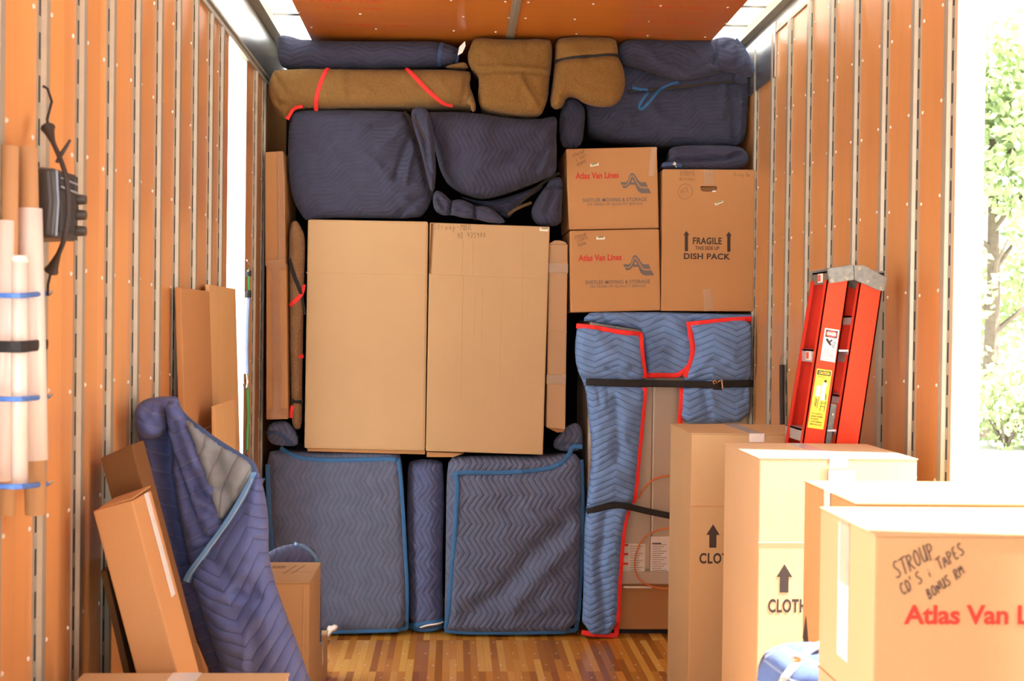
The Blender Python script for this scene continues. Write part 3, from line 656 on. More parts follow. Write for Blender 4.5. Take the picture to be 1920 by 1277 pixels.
p = Puff([(1046, 172), (1046, 96), (1060, 90), (1385, 104), (1402, 116), (1406, 150), (1407, 185), (1404, 230), (1398, 272), (1340, 275), (1290, 271), (1240, 270), (1150, 259), (1104, 245), (1104, 205), (1096, 176)], 6.24, .6, .04, bulge=.02, amp=.010, wl=.22, seed=12,
         creases=[([(1182, 171), (1235, 166), (1300, 160), (1380, 151)], .014, .022), ([(1366, 160), (1374, 210), (1380, 265)], .014, .018), ([(1358, 165), (1350, 220)], .02, -.012), ([(1390, 170), (1386, 255)], .012, -.01), ([(1200, 205), (1180, 235), (1160, 250)], .03, .016), ([(1200, 185), (1250, 230)], .03, -.012), ([(1100, 215), (1200, 245), (1300, 255)], .02, -.008), ([(1300, 170), (1345, 180)], .02, .01)])
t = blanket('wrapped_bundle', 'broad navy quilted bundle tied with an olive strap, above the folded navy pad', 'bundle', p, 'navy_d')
part(t, 'strap', p.line([(1182, 171), (1235, 166), (1300, 160), (1380, 151), (1400, 149)], .012, .004), 'olive')
part(t, 'binding', p.line([(1272, 155), (1258, 157), (1238, 166), (1222, 186), (1208, 202), (1199, 207), (1197, 200), (1205, 186), (1214, 176)], .016, .005), 'bind_b')
part(t, 'binding', p.line([(1184, 165), (1198, 167), (1214, 170)], .02, .005), 'bind_b')
part(t, 'tied_end', Puff([(1374, 142), (1382, 135), (1400, 138), (1408, 150), (1400, 160), (1386, 158), (1376, 152)], 6.21, .1, .03, amp=.003).mb(), 'navy', smooth=True)
p = Puff([(1061, 182), (1074, 177), (1090, 187), (1101, 200), (1098, 240), (1092, 274), (1056, 275), (1050, 242), (1052, 208)], 6.16, .4, .07, amp=.008, seed=13, creases=[([(1098, 205), (1092, 240), (1088, 270)], .008, .01), ([(1066, 190), (1058, 250)], .02, -.01)])
blanket('rolled_blanket', 'upright navy blanket roll under the black-strapped brown bundle', 'blanket', p, 'navy_v')
p = Puff([(1254, 274), (1300, 270), (1388, 271), (1404, 283), (1409, 298), (1400, 311), (1384, 315), (1300, 316), (1240, 316), (1242, 303), (1258, 299)], 6.12, .5, .035, amp=.004, seed=14, creases=[([(1244, 301), (1300, 299), (1362, 297), (1384, 288)], .008, .03), ([(1372, 297), (1392, 291), (1394, 285)], .006, .01)])
t = blanket('folded_blanket', 'thin folded navy pad lying on top of the dish pack box', 'blanket', p, 'navy')
part(t, 'binding', p.line([(1243, 309), (1262, 307), (1278, 311)], .02, .004), 'bind_db'); part(t, 'care_tag', p.line([(1262, 306), (1270, 311)], .018, .005), 'sticker')

# --- second row
p = Puff([(547, 206), (575, 202), (700, 203), (745, 205), (768, 208), (788, 245), (801, 290), (810, 332), (813, 364), (806, 378), (798, 395), (780, 408), (690, 407), (600, 406), (572, 413), (563, 402), (550, 380), (541, 350), (537, 300), (538, 250), (542, 218)], 6.10, .6, .055, smooth=1, bulge=.05, amp=.012, wl=.3, seed=15,
         creases=[([(760, 212), (776, 250), (792, 300), (808, 362)], .012, .03), ([(760, 216), (735, 226), (700, 238)], .014, .014), ([(765, 228), (735, 262), (712, 280)], .014, -.012), ([(772, 245), (752, 300), (742, 335)], .016, .014), ([(778, 270), (768, 310), (762, 345)], .012, -.014), ([(800, 366), (770, 385), (750, 402)], .014, .016), ([(795, 352), (770, 362), (755, 375)], .012, -.012), ([(600, 392), (575, 402)], .02, .014)])
t = blanket('wrapped_bundle', 'large bulging navy quilted bundle at the left of the stack, above the plain big carton', 'bundle', p, 'navy_d')
part(t, 'strap', p.line([(757, 206), (764, 216), (776, 248), (792, 300), (808, 364)], .013, .004), 'olive')
p = Puff([(770, 204), (782, 198), (800, 199), (812, 230), (815, 275), (818, 320), (814, 360), (806, 356), (797, 315), (786, 272), (772, 228)], 5.985, .06, .03, amp=.006, seed=16, creases=[([(778, 215), (795, 262), (805, 320)], .01, .016), ([(800, 215), (806, 262), (812, 320)], .01, -.01)])
t = blanket('folded_blanket', 'narrow twisted navy fold squeezed between the two big navy bundles', 'blanket', p, 'navy_v')
part(t, 'strap', p.line([(774, 214), (790, 245), (799, 264)], .008, .003), 'olive')
p = Puff([(778, 205), (850, 204), (895, 207), (960, 217), (1014, 219), (1030, 214), (1048, 212), (1046, 240), (1046, 280), (1047, 322), (1024, 332), (990, 346), (945, 362), (908, 371), (872, 363), (842, 346), (826, 320), (818, 288), (806, 245)], 6.06, .6, .08, bulge=.05, amp=.008, wl=.3, seed=17,
         creases=[([(1040, 215), (1000, 262), (950, 300)], .03, .02), ([(1046, 290), (1030, 315), (1024, 330)], .012, .02), ([(1036, 275), (1016, 322)], .012, -.016), ([(905, 215), (900, 300)], .05, -.012), ([(1044, 250), (1005, 310)], .02, .012)])
blanket('wrapped_bundle', 'navy quilted bundle with a rounded sagging underside, above the carton with a written note', 'bundle', p, 'navy_v')
p = Puff([(811, 362), (820, 354), (832, 361), (846, 376), (862, 371), (882, 379), (892, 386), (906, 384), (926, 391), (944, 408), (950, 418), (918, 417), (890, 409), (868, 408), (846, 401), (830, 404), (812, 392)], 6.05, .14, .035, amp=.005, wl=.1, seed=18,
         creases=[([(846, 374), (843, 402)], .007, .04), ([(889, 384), (891, 410)], .007, .04), ([(822, 372), (832, 392)], .008, .014), ([(860, 392), (880, 396)], .006, .012)])
t = blanket('rolled_blanket', 'small lumpy navy roll tied in three segments behind the written-on carton top', 'blanket', p, 'navy')
for a in ([(846, 374), (842, 388), (844, 403)], [(889, 384), (887, 398), (892, 411)]): part(t, 'tie_cord', p.line(a, .008, .003), 'black')
p = Puff([(860, 366), (872, 368), (908, 377), (948, 369), (992, 354), (1022, 341), (1016, 354), (986, 372), (962, 400), (952, 410), (925, 390), (890, 378)], 6.24, .4, .05, amp=.008, seed=19, creases=[([(960, 395), (1015, 345)], .015, .02)])
t = blanket('folded_blanket', 'dark navy fold in shadow under the sagging navy bundle', 'blanket', p, 'navy')
part(t, 'strap', p.line([(1050, 322), (1020, 340), (990, 366), (968, 384)], .016, .004), 'olive'); part(t, 'pale_edge', p.line([(952, 402), (972, 388), (998, 378)], .016, .004), 'felt3')
p = Puff([(1026, 345), (1034, 332), (1048, 328), (1057, 334), (1058, 350), (1055, 392), (1056, 422), (1010, 424), (995, 402), (1002, 378)], 6.12, .1, .05, amp=.01, seed=20, creases=[([(1015, 350), (1045, 346), (1062, 352)], .01, .03), ([(1040, 352), (1025, 400)], .02, .015)])
blanket('rolled_blanket', 'dark drooping navy roll beside the left edge of the upper logo box', 'blanket', p, 'navy_v')

# --- cartons of the second and third rows
t = carton_px('picture_carton', 'tall narrow brown telescoping carton at the far left of the stack', [(499, 495), (537, 494), (540, 786), (499, 787)], 6.05, .45, 'kraft_brown', 'box')
part(t, 'upper_sleeve', MB().prism([atY(*q, 6.065) for q in ((497, 285), (531, 283), (534, 340), (535, 500), (497, 500))], (0, .42, 0)), 'kraft_brown', bevel=.006)
m = MB().strap([atY(*q, 6.046) for q in ((517, 494), (518, 640), (521, 786))], .042, .0012); part(t, 'packing_tape', m, 'tape_b')
part(t, 'packing_tape', MB().strap([atY(*q, 6.06) for q in ((525, 284), (526, 380), (528, 496))], .03, .0012), 'tape_b')
part(t, 'packing_tape', MB().strap([atY(*q, 6.046) for q in ((500, 497), (536, 496))], .05, .0014), 'tape_b'); part(t, 'packing_tape', MB().strap([atY(*q, 6.046) for q in ((500, 776), (539, 775))], .05, .0014), 'tape_b')
p = Puff([(543, 420), (548, 412), (556, 413), (565, 430), (570, 446), (570, 480), (568, 520), (566, 640), (565, 690), (564, 795), (561, 807), (550, 806), (544, 790), (543, 700), (541, 640), (541, 520), (540, 440)], 6.07, .45, .04, amp=.006, wl=.12, seed=21,
         creases=[([(539, 668), (556, 670), (572, 668)], .008, .012), ([(540, 470), (560, 462), (578, 464)], .01, .008), ([(565, 640), (560, 664)], .01, .01), ([(540, 752), (571, 755)], .014, .018), ([(555, 430), (565, 500)], .014, .008)])
t = blanket('padded_bundle', 'thin upright brown felt bundle with black straps, left of the big carton', 'bundle', p, 'felt3')
part(t, 'strap', p.line([(543, 484), (549, 510), (563, 545), (569, 590)], .02, .004), 'black'); part(t, 'strap', p.line([(545, 752), (556, 755), (565, 755)], .026, .005), 'black')
for q in ([(543, 573), (555, 564), (565, 552), (568, 534)], [(558, 670), (566, 668)], [(546, 784), (546, 772), (549, 761)]): part(t, 'red_binding', p.line(q, .022, .005), 'bind_r')

YC = 6.08
t = carton_px('wardrobe_carton', 'plain big blank carton, left of the big pair', [(577, 411), (803, 415), (797, 846), (570, 841)], YC, .5, 'kraft', 'box', bevel=.012)
part(t, 'fold_line', rule((574, 511), (801, 516), YC, .003), 'kraft')
part(t, 'bottom_flap', MB().prism([atY(*q, YC+.03) for q in ((576, 841), (797, 845), (796.5, 852), (577, 846))], (0, .4, 0)), 'kraft_brown')
t = carton_px('wardrobe_carton', 'big carton with a written note at its top, right of the big pair', [(806, 417), (1031, 425), (1018, 853), (798.5, 846)], YC, .5, 'kraft', 'box', bevel=.006)
part(t, 'fold_line', rule((805, 515), (1029, 523), YC, .004), 'kraft')
for a, b in (((868, 450), (866, 516)), ((887, 455), (886, 516)), ((981, 432), (977, 640)), ((868, 520), (864, 760)), ((892, 535), (888, 640)), ((942, 526), (936, 720)), ((905, 540), (902, 660))): part(t, 'fold_line', rule(a, b, YC, .0025, .0008), 'kraft_h')
part(t, 'top_flap', MB().prism([atY(*q, YC-.001) for q in ((808, 419), (812, 419), (807, 513), (804, 513))], (0, -.003, 0)), 'kraft_dark')
part(t, 'bottom_flap', MB().prism([atY(*q, YC+.03) for q in ((800, 847.5), (870, 850), (850, 857), (800, 857))], (0, .4, 0)), 'kraft_brown')
part(t, 'handwriting', pen_px([('Stroup-MBR', (813, 430), (885, 431.5), .032, (813, 420)), ('HI 475900', (858, 446), (912, 446), .026, (858, 436))], YC, .002), 'pen_l')
part(t, 'sticker', plate_px([(1012, 427), (1028, 428), (1027.5, 434), (1011.5, 433)], YC), 'sticker')
part(t, 'sticker_print', plate_px([(1015, 427.5), (1027, 428.2), (1027, 430), (1015, 429.4)], YC-.001), 'green')
t = carton_px('narrow_carton', 'narrow upright carton with tape bands, right of the two big cartons', [(1030, 458), (1065, 458), (1060, 806), (1024, 802)], 6.14, .4, 'kraft_pale', 'box', bevel=.008)
part(t, 'rounded_flap', MB().prism([atY(*q, 6.15) for q in ((1030, 460), (1031, 456), (1040, 451), (1050, 451), (1060, 454), (1065, 460))], (0, .03, 0)), 'kraft_pale')
for a, b in (((1029, 502), (1065, 503)), ((1025, 711), (1061, 712))): part(t, 'packing_tape', MB().strap([atY(*q, 6.137) for q in (a, b)], .05, .0012), 'tape')
part(t, 'fold_line', rule((1027, 621), (1063, 622), 6.14, .004), 'kraft_pale'); part(t, 'bottom_flap', MB().prism([atY(*q, 6.16) for q in ((1026, 802), (1059, 806), (1056, 810), (1045, 811))], (0, .2, 0)), 'kraft_brown')

def logo(Y, o, s):
    """company mark; o: pixel of the logo's left end, s: pixels per drawing unit"""
    U = [(815, 597), (885, 597), (905, 580), (925, 520), (938, 495), (955, 487), (975, 493), (1005, 530), (1034, 580), (1060, 597), (1120, 597), (1145, 655), (1075, 655), (1045, 640), (1015, 590), (985, 535), (968, 515), (950, 514), (935, 530), (905, 605), (880, 630), (830, 630)]
    A = [(835, 640), (885, 640), (915, 610), (938, 555), (950, 528), (960, 526), (962, 565), (945, 598), (985, 600), (995, 628), (925, 628), (905, 655), (880, 668), (850, 668)]
    B = [(960, 526), (978, 545), (1000, 585), (1035, 650), (1070, 670), (1155, 670), (1185, 730), (1075, 730), (1045, 720), (1022, 695), (1003, 655), (985, 600), (962, 565)]
    m = MB()
    for poly in (U, A, B):
        q = [atY(o[0]+(x-815)*s, o[1]+(y-597)*s, Y-.0005) for x, y in poly]
        d = delaunay_2d_cdt([Vector((a[0], a[2])) for a in q], [(i, (i+1) % len(q)) for i in range(len(q))], [], 1, 1e-7)
        m.add([(v[0], Y-.0008, v[1]) for v in d[0]], [tuple(f) for f in d[2]])
    return m
def line_px(txt, a, b, Y, hpx, bold=.0, spacing=1.0):    # text between two pixels on a rear-facing plane
    o, e, up = atY(*a, Y), atY(*b, Y), atY(a[0]+.013*hpx, a[1]-hpx, Y)
    return text_mb(txt, o, e-o, up-o, np.linalg.norm(e-o), np.linalg.norm(up-o), bold, .0008, spacing)
def company_box(label, c, Y, depth, d, notes, st):
    t = carton_px('moving_box', label, c, Y, depth, 'kraft_brown', 'box', 'square boxes with a red heading and grey logo', bevel=.008)
    dx, dy = d
    part(t, 'printed_heading', line_px('Atlas Van Lines', (1079+dx, 336+dy), (1160+dx, 334+dy), Y, 12, .028, 1.0), 'red')
    part(t, 'printed_logo', logo(Y, (1163+dx, 341.5+dy), .157), 'grey')
    part(t, 'printed_line', line_px('SHETLER MOVING & STORAGE', (1092+dx, 379+dy), (1213+dx, 377+dy), Y, 7, .02, 1.06), 'grey')
    part(t, 'printed_line', line_px('100 YEARS OF QUALITY SERVICE', (1101+dx, 386.5+dy), (1205+dx, 385+dy), Y, 5.5, .01, 1.05), 'grey')
    part(t, 'handwriting', pen_px(notes, Y, .0016), 'pen')
    part(t, 'sticker', plate_px(st, Y), 'sticker')
    (a, b, c_, e) = st; part(t, 'sticker_print', plate_px([(a[0]+3, a[1]), (b[0]-2, b[1]), (b[0]-2, b[1]+2.2), (a[0]+3, a[1]+2.2)], Y-.001), 'green')
    return t
Y1 = 6.13
t = company_box('upper of the two stacked square boxes with a red heading and grey logo', [(1061, 279), (1232, 275), (1236, 428), (1067, 431)], Y1, .45, (0, 0),
    [('STROUP', (1074, 296), (1098, 285), .0145, (1071, 288)), ('L ICES', (1081, 303), (1100, 293), .0145, (1079, 295)), ('ROOMS', (1083, 312), (1100, 303), .0145, (1081, 304))], [(1106, 308), (1122, 305), (1123, 310), (1107, 313)])
part(t, 'packing_tape', MB().strap([atY(*q, Y1) for q in ((1227, 276), (1224, 300), (1221, 330))], .03, .001), 'tape')
company_box('lower of the two stacked square boxes with a red heading and grey logo', [(1068, 432.5), (1236, 429), (1239, 582), (1070, 586)], 6.11, .45, (5.5, 154),
    [('STROUP', (1078, 449), (1101, 441), .0145, (1076, 441)), ('LIGHTS', (1083, 455), (1103, 447), .0145, (1081, 447)), ('ROOM', (1085, 463), (1100, 458), .0145, (1083, 455))], [(1118, 444), (1134, 443.5), (1134, 449), (1118, 449.5)])
YD = 6.10
t = carton_px('dish_pack_box', 'tall brown box printed FRAGILE and DISH PACK with a hand hole', [(1243, 317), (1416, 318), (1413, 584), (1240, 583)], YD, .45, 'kraft_brown', 'box', bevel=.006)
# hand hole cut through the face
bx = [o for o in t.children][0]
def hole(o, poly, d0, d1):
    c = MB().prism([p+np.array((0, d0, 0)) for p in poly], (0, d1-d0, 0)).build('cutter', 'kraft_dark', None)
    md = o.modifiers.new('b', 'BOOLEAN'); md.operation = 'DIFFERENCE'; md.object = c; md.solver = 'EXACT'
    bpy.context.view_layer.update()
    dg = bpy.context.evaluated_depsgraph_get(); me = bpy.data.meshes.new_from_object(o.evaluated_get(dg))
    o.modifiers.clear(); o.data = me; bpy.data.objects.remove(c)
hp = [(1314, 349), (1344, 349), (1345, 353), (1343, 358), (1340, 359.5), (1318, 359.5), (1314, 357), (1312.5, 353)]
hole(bx, [atY(*q, YD) for q in hp], -.05, .05)
part(t, 'torn_paper_edge', plate_px([(1334, 360), (1337, 357), (1343, 357), (1342, 360)], YD), 'paper')
part(t, 'packing_tape', MB().strap([atY(*q, YD) for q in ((1329, 318), (1329, 348))], .05, .0008), 'tape'); part(t, 'packing_tape', MB().strap([atY(*q, YD) for q in ((1326, 542), (1330, 583))], .045, .0008), 'tape')
part(t, 'handwriting', pen_px([('STROUP', (1275, 324.5), (1304, 325), .014, (1275, 318)), ('GIRRISH', (1275, 329.5), (1304, 330), .016, (1275, 320)), ('KITCHEN'.replace('K', 'R'), (1274, 338), (1303, 339), .013, (1274, 328))], YD, .0016), 'pen_l')
for w_ in (('Class', (1322, 330), (1340, 331), .022, (1322, 320)), ('Dining Rm', (1376, 330), (1406, 331), .022, (1376, 320)), ('N/E', (1277, 365), (1293, 358), .03, (1275, 350))): part(t, 'handwriting', pen_px([w_], YD, .0016), 'pen_l')
cc = np.array([1285, 359]); part(t, 'drawn_circle', MB().strap([atY(cc[0]+13.5*math.cos(a)+2*math.sin(a), cc[1]+14*math.sin(a)-3*math.cos(a), YD) for a in np.linspace(0, 6.5, 40)], .0022, .0006), 'pen_l')
part(t, 'sticker', plate_px([(1339.5, 381), (1355, 375.5), (1356.5, 379.5), (1341.5, 385.5)], YD), 'sticker'); part(t, 'sticker_print', plate_px([(1342, 380.5), (1354, 376), (1354.5, 377.7), (1342.5, 382)], YD-.001), 'green')
ar = lambda x, y0, y1, Y: MB().prism([atY(*q, Y) for q in ((x-3, y1), (x-3, y0+8), (x-5.5, y0+8), (x, y0), (x+5.5, y0+8), (x+3, y0+8), (x+3, y1))], (0, -.0008, 0))
part(t, 'printed_arrow', ar(1287, 433, 471, YD), 'ink'); part(t, 'printed_arrow', ar(1366.5, 434.5, 472, YD), 'ink')
part(t, 'printed_line', line_px('FRAGILE', (1299, 458), (1353, 458.5), YD, 13, .03, 1.08), 'ink')
part(t, 'printed_line', line_px('THIS SIDE UP', (1303.5, 468.5), (1348.5, 469), YD, 7, .02, 1.04), 'ink')
part(t, 'printed_line', line_px('DISH PACK', (1282, 486), (1369, 487), YD, 11.5, .03, 1.06), 'ink')

# --- refrigerator with light blue blankets and straps
def FX(px): return atY(px, 900, 6.16)[0]
t = thing('refrigerator', 'beige refrigerator showing between the red-edged light blue blankets', 'refrigerator', ((FX(1120)+FX(1405))/2, 6.45, 0))
m = MB(); a = atY(1106, 600, 6.16); b = atY(1404, 1085, 6.16); m.box(a[0], b[0], 6.16, 6.75, .30, a[2]); part(t, 'cabinet', m, 'enamel', bevel=.012)
part(t, 'door_panel', MB().box(atY(1150, 900, 6.15)[0], atY(1221, 900, 6.15)[0], 6.145, 6.16, .34, 1.6), 'enamel', bevel=.006)
part(t, 'door_panel', MB().box(atY(1224, 900, 6.15)[0], atY(1398, 900, 6.15)[0], 6.145, 6.16, .34, 1.6), 'enamel', bevel=.006)
part(t, 'cream_strip', MB().strap([atY(*q, 6.144) for q in ((1226, 720), (1223, 960), (1222, 1000))], .007, .003), 'cream')
part(t, 'base_rail', MB().box(atY(1150, 900, 6.15)[0], atY(1398, 900, 6.15)[0], 6.12, 6.2, .268, .33), 'enamel', bevel=.006)
part(t, 'cream_strip', MB().strap([atY(*q, 6.118) for q in ((1169, 1101), (1222, 1101.5))], .011, .002), 'cream')
m = MB(); m.box(atY(1140, 900, 6.15)[0], atY(1400, 900, 6.15)[0], 6.15, 6.74, .03, .268); part(t, 'cardboard_base', m, 'kraft_brown', bevel=.004)
m = MB(); m.box(atY(1150, 900, 6.15)[0], atY(1390, 900, 6.15)[0], 6.19, 6.7, .0, .03); part(t, 'under_gap_shade', m, 'slot')  # dark slab standing in for the shade in the gap under the base
part(t, 'label_sheet', plate_px([(1165, 1019), (1210, 1020), (1209, 1076), (1164, 1075)], 6.144), 'felt3' if False else 'cream')
for y in (1022, 1039, 1057): part(t, 'red_label_mark', plate_px([(1166, y-2), (1178, y-2), (1178, y+2), (1166, y+2)], 6.143), 'lab_r')
m = MB()
for k in range(11): q = plate_px([(1181, 1024+k*4.4), (1205-(k % 3)*4, 1024+k*4.4), (1205-(k % 3)*4, 1025+k*4.4), (1181, 1025+k*4.4)], 6.143); m.add(q.v, q.f)
part(t, 'label_text_lines', m, 'enamel_d')
part(t, 'label_sheet', plate_px([(1220, 1006), (1260, 1006), (1260, 1079), (1219, 1079)], 6.144), 'lab_w')
m = MB()
for k in range(13): q = plate_px([(1223, 1021+k*4), (1250-(k % 3)*5, 1021+k*4), (1250-(k % 3)*5, 1022+k*4), (1223, 1022+k*4)], 6.143); m.add(q.v, q.f)
part(t, 'label_text_lines', m, 'enamel_d'); part(t, 'label_heading', plate_px([(1223, 1018), (1240, 1018), (1240, 1020), (1223, 1020)], 6.1425), 'ink')
cd = [(1196, 935), (1205, 920), (1216, 906), (1228, 898), (1242, 893), (1262, 892)]
part(t, 'power_cord', MB().tube([atY(x, y, 6.125) for x, y in chaikin(cd, 2, False)], .0045), 'orange')
cc = [(1255, 990), (1240, 992), (1218, 1000), (1202, 1014), (1193, 1035), (1189, 1058), (1193, 1078), (1204, 1092), (1224, 1101), (1245, 1104), (1262, 1103)]
part(t, 'power_cord', MB().tube([atY(x, y, 6.11) for x, y in chaikin(cc, 2, False)], .0038), 'orange')

p = Puff([(1085, 606), (1140, 612), (1206, 624), (1210, 668), (1213, 712), (1209, 780), (1200, 860), (1194, 940), (1178, 958), (1172, 1000), (1166, 1090), (1161, 1196), (1092, 1192), (1096, 1100), (1097, 1000), (1101, 955), (1112, 850), (1104, 770), (1100, 728), (1082, 690), (1079, 650)], 6.04, .05, .045, taper=.004, smooth=1, bulge=.015, amp=.008, wl=.2, seed=22, zmin=.0,
         creases=[([(1098, 717), (1213, 720)], .03, .035), ([(1100, 958), (1150, 948), (1196, 950)], .022, .03), ([(1150, 735), (1158, 800), (1155, 860)], .025, .014), ([(1120, 640), (1170, 680)], .035, -.014), ([(1140, 690), (1180, 700)], .015, .014), ([(1135, 970), (1125, 1060), (1135, 1180)], .025, .016), ([(1110, 600), (1130, 620)], .01, .012), ([(1120, 725), (1125, 760)], .008, .008), ([(1138, 725), (1140, 760)], .008, .008)])
t = blanket('moving_blanket', 'light blue quilted blanket with red binding down the left side of the refrigerator', 'blanket', p, 'sky')
for q in ([(1083, 611), (1120, 615), (1160, 623), (1204, 627)], [(1203, 625), (1203, 660), (1208, 690), (1211, 708)], [(1211, 728), (1205, 790), (1199, 850), (1195, 900), (1190, 944)], [(1180, 960), (1170, 990), (1166, 1040), (1161, 1110), (1158, 1194)], [(1092, 1190), (1120, 1194), (1160, 1196)]): part(t, 'red_binding', p.line(q, .026, .007, smooth=1), 'bind_rb')
p2 = Puff([(1096, 596), (1106, 587), (1120, 585), (1250, 585), (1412, 589), (1412, 602), (1302, 606), (1308, 640), (1308, 672), (1298, 690), (1286, 708), (1215, 710), (1207, 650), (1204, 619), (1096, 602)], 6.095, .035, .025, taper=.004, smooth=0, amp=.009, wl=.16, seed=23, creases=[([(1130, 590), (1142, 612)], .01, .014), ([(1220, 640), (1250, 700)], .03, .012), ([(1262, 610), (1285, 640)], .03, -.012)])
t = blanket('moving_blanket', 'light blue quilted blanket hanging over the top middle of the refrigerator', 'blanket', p2, 'sky')
part(t, 'red_binding', p2.line([(1212, 704), (1240, 704), (1268, 705), (1280, 698), (1292, 686)], .026, .007), 'bind_rb')
p3 = Puff([(1294, 604), (1360, 600), (1412, 596), (1413, 650), (1411, 720), (1408, 792), (1340, 796), (1276, 796), (1279, 740), (1284, 712), (1296, 690), (1306, 660), (1303, 630)], 6.035, .05, .04, taper=.004, smooth=1, bulge=.015, amp=.008, wl=.2, seed=24, creases=[([(1280, 719), (1410, 719)], .03, .03), ([(1404, 690), (1398, 715), (1396, 745)], .008, .012), ([(1340, 640), (1380, 680)], .04, -.012), ([(1320, 735), (1330, 790)], .02, .01)])
t = blanket('moving_blanket', 'light blue quilted blanket with red binding over the right side of the refrigerator', 'blanket', p3, 'sky')
for q in ([(1412, 598), (1370, 600), (1330, 604), (1296, 608)], [(1294, 603), (1298, 630), (1303, 655), (1297, 685), (1287, 708)], [(1281, 728), (1279, 760), (1277, 796)]): part(t, 'red_binding', p3.line(q, .027, .007, smooth=1), 'bind_rb')
st = thing('ratchet_strap', 'black strap with a brass buckle around the wrapped refrigerator', 'strap', (FX(1250), 6.1, atY(1250, 720, 6.1)[2]))
def over(px, py): 
    q = atY(px, py, 6.04)[[0, 2]]
    return float(min(pp.y(q[None])[0] for pp in (p, p2, p3) if inside(q[None], pp.b)[0]) if any(inside(q[None], pp.b)[0] for pp in (p, p2, p3)) else 6.09)
def band(pts, w, tk): 
    pp = resample(chaikin(pts, 1, False), 7, False); ys = np.array([over(*q) for q in pp])
    for _ in range(6): ys = np.minimum(ys, np.r_[ys[0], (ys[:-2]+ys[2:])/2, ys[-1]])
    return MB().strap([atY(x, y_, b-.019) for (x, y_), b in zip(pp, ys)], w, tk)
part(st, 'webbing', band([(1099, 716), (1150, 718), (1280, 720), (1340, 722)], [.036]*300, .003), 'black')
part(st, 'webbing', band([(1340, 720), (1370, 720), (1411, 719)], [.036]*300, .003), 'black')
by = over(1345, 720)-.024
part(st, 'loose_tail', MB().strap([atY(*q, by+.002) for q in ((1338, 720), (1348, 734), (1357, 748), (1363, 757))], [.04, .036, .024, .008], .003), 'black')
part(st, 'buckle', MB().tube([atY(*q, by-.004) for q in ((1346, 716), (1353, 712.5), (1355, 728))], .004).tube([atY(*q, by-.004) for q in ((1337, 715), (1341, 713.5), (1344, 718), (1339, 720), (1337, 715))], .0035), 'copper')
sl = thing('webbing_strap', 'black strap low around the wrapped refrigerator, sloping down to the right', 'strap', (FX(1180), 6.1, atY(1180, 955, 6.1)[2]))
part(sl, 'webbing', band([(1100, 959), (1130, 952), (1150, 947), (1175, 949), (1210, 958), (1260, 968)], [.032]*300, .003), 'black')

# --- bottom row: wrapped cubes standing on the floor
p = Puff([(497, 850), (520, 846), (560, 851), (740, 850), (752, 857), (757, 930), (762, 1030), (766, 1110), (763, 1186), (700, 1189), (610, 1189), (510, 1189), (500, 1100), (496, 950)], 6.10, .75, .05, smooth=1, bulge=.012, amp=.006, wl=.35, seed=25, zmin=.003,
         creases=[([(530, 840), (590, 862), (680, 864), (748, 862)], .02, .012), ([(520, 1000), (560, 1180)], .05, .01), ([(505, 870), (512, 1080)], .02, .012)])
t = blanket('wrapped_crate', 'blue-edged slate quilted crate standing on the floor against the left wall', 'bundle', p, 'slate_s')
for q in ([(524, 842), (545, 855), (575, 862), (620, 864), (680, 863), (735, 861), (745, 864)], [(746, 862), (750, 890), (755, 960), (759, 1040), (763, 1110), (761, 1183)], [(762, 1182), (700, 1184), (640, 1186), (600, 1186)], [(500, 872), (503, 950), (508, 1010), (511, 1060)]): part(t, 'binding', p.line(q, .024, .007, smooth=2), 'bind_b')
p = Puff([(764, 872), (774, 866), (800, 864), (826, 867), (831, 876), (833, 950), (830, 1030), (829, 1100), (833, 1168), (828, 1184), (796, 1190), (766, 1183), (764, 1100), (761, 1000), (762, 920)], 6.14, .25, .085, smooth=1, amp=.006, wl=.12, seed=26, zmin=.002, creases=[([(770, 960), (825, 968)], .02, .006), ([(765, 1040), (830, 1046)], .02, .006), ([(780, 880), (790, 900)], .02, .006)])
t = blanket('rolled_blanket', 'upright blue-grey blanket roll on the floor between the two blue-edged crates', 'blanket', p, 'roll')
part(t, 'binding', p.line([(765, 1180), (785, 1172), (805, 1168), (830, 1167)], .026, .006), 'bind_b'); part(t, 'white_stripe', p.line([(788, 1177), (806, 1171), (829, 1170)], .010, .009, lift=.007), 'paper'); part(t, 'binding', p.line([(768, 1183), (796, 1187), (828, 1180)], .02, .006), 'bind_b')
p = Puff([(842, 860), (868, 858), (960, 858), (1036, 859), (1060, 853), (1089, 854), (1093, 900), (1093, 1000), (1089, 1110), (1085, 1188), (1000, 1191), (838, 1190), (833, 1178), (835, 1080), (836, 1000), (837, 900)], 6.08, .75, .055, smooth=1, bulge=.012, amp=.008, wl=.3, seed=27, zmin=.003,
         creases=[([(868, 888), (930, 890), (1000, 886), (1040, 878), (1070, 858)], .02, .012), ([(1085, 960), (1000, 1040), (940, 1110), (880, 1150)], .05, .022), ([(1075, 1010), (1020, 1070), (960, 1140)], .04, -.016), ([(848, 900), (845, 1180)], .014, .008)])
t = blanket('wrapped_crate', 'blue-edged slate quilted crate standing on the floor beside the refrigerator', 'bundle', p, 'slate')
for q in ([(1094, 840), (1074, 838), (1071, 852), (1058, 866), (1040, 876), (1000, 883), (930, 887), (880, 885), (860, 886), (850, 893)], [(851, 888), (858, 900), (857, 925), (854, 990), (848, 1060), (843, 1130), (836, 1182)], [(834, 1187), (900, 1189), (1000, 1188), (1082, 1187)], [(1082, 1187), (1088, 1130), (1093, 1060), (1095, 1000), (1094, 930), (1092, 864)]): part(t, 'binding', p.line(q, .024, .007, smooth=2), 'bind_b')
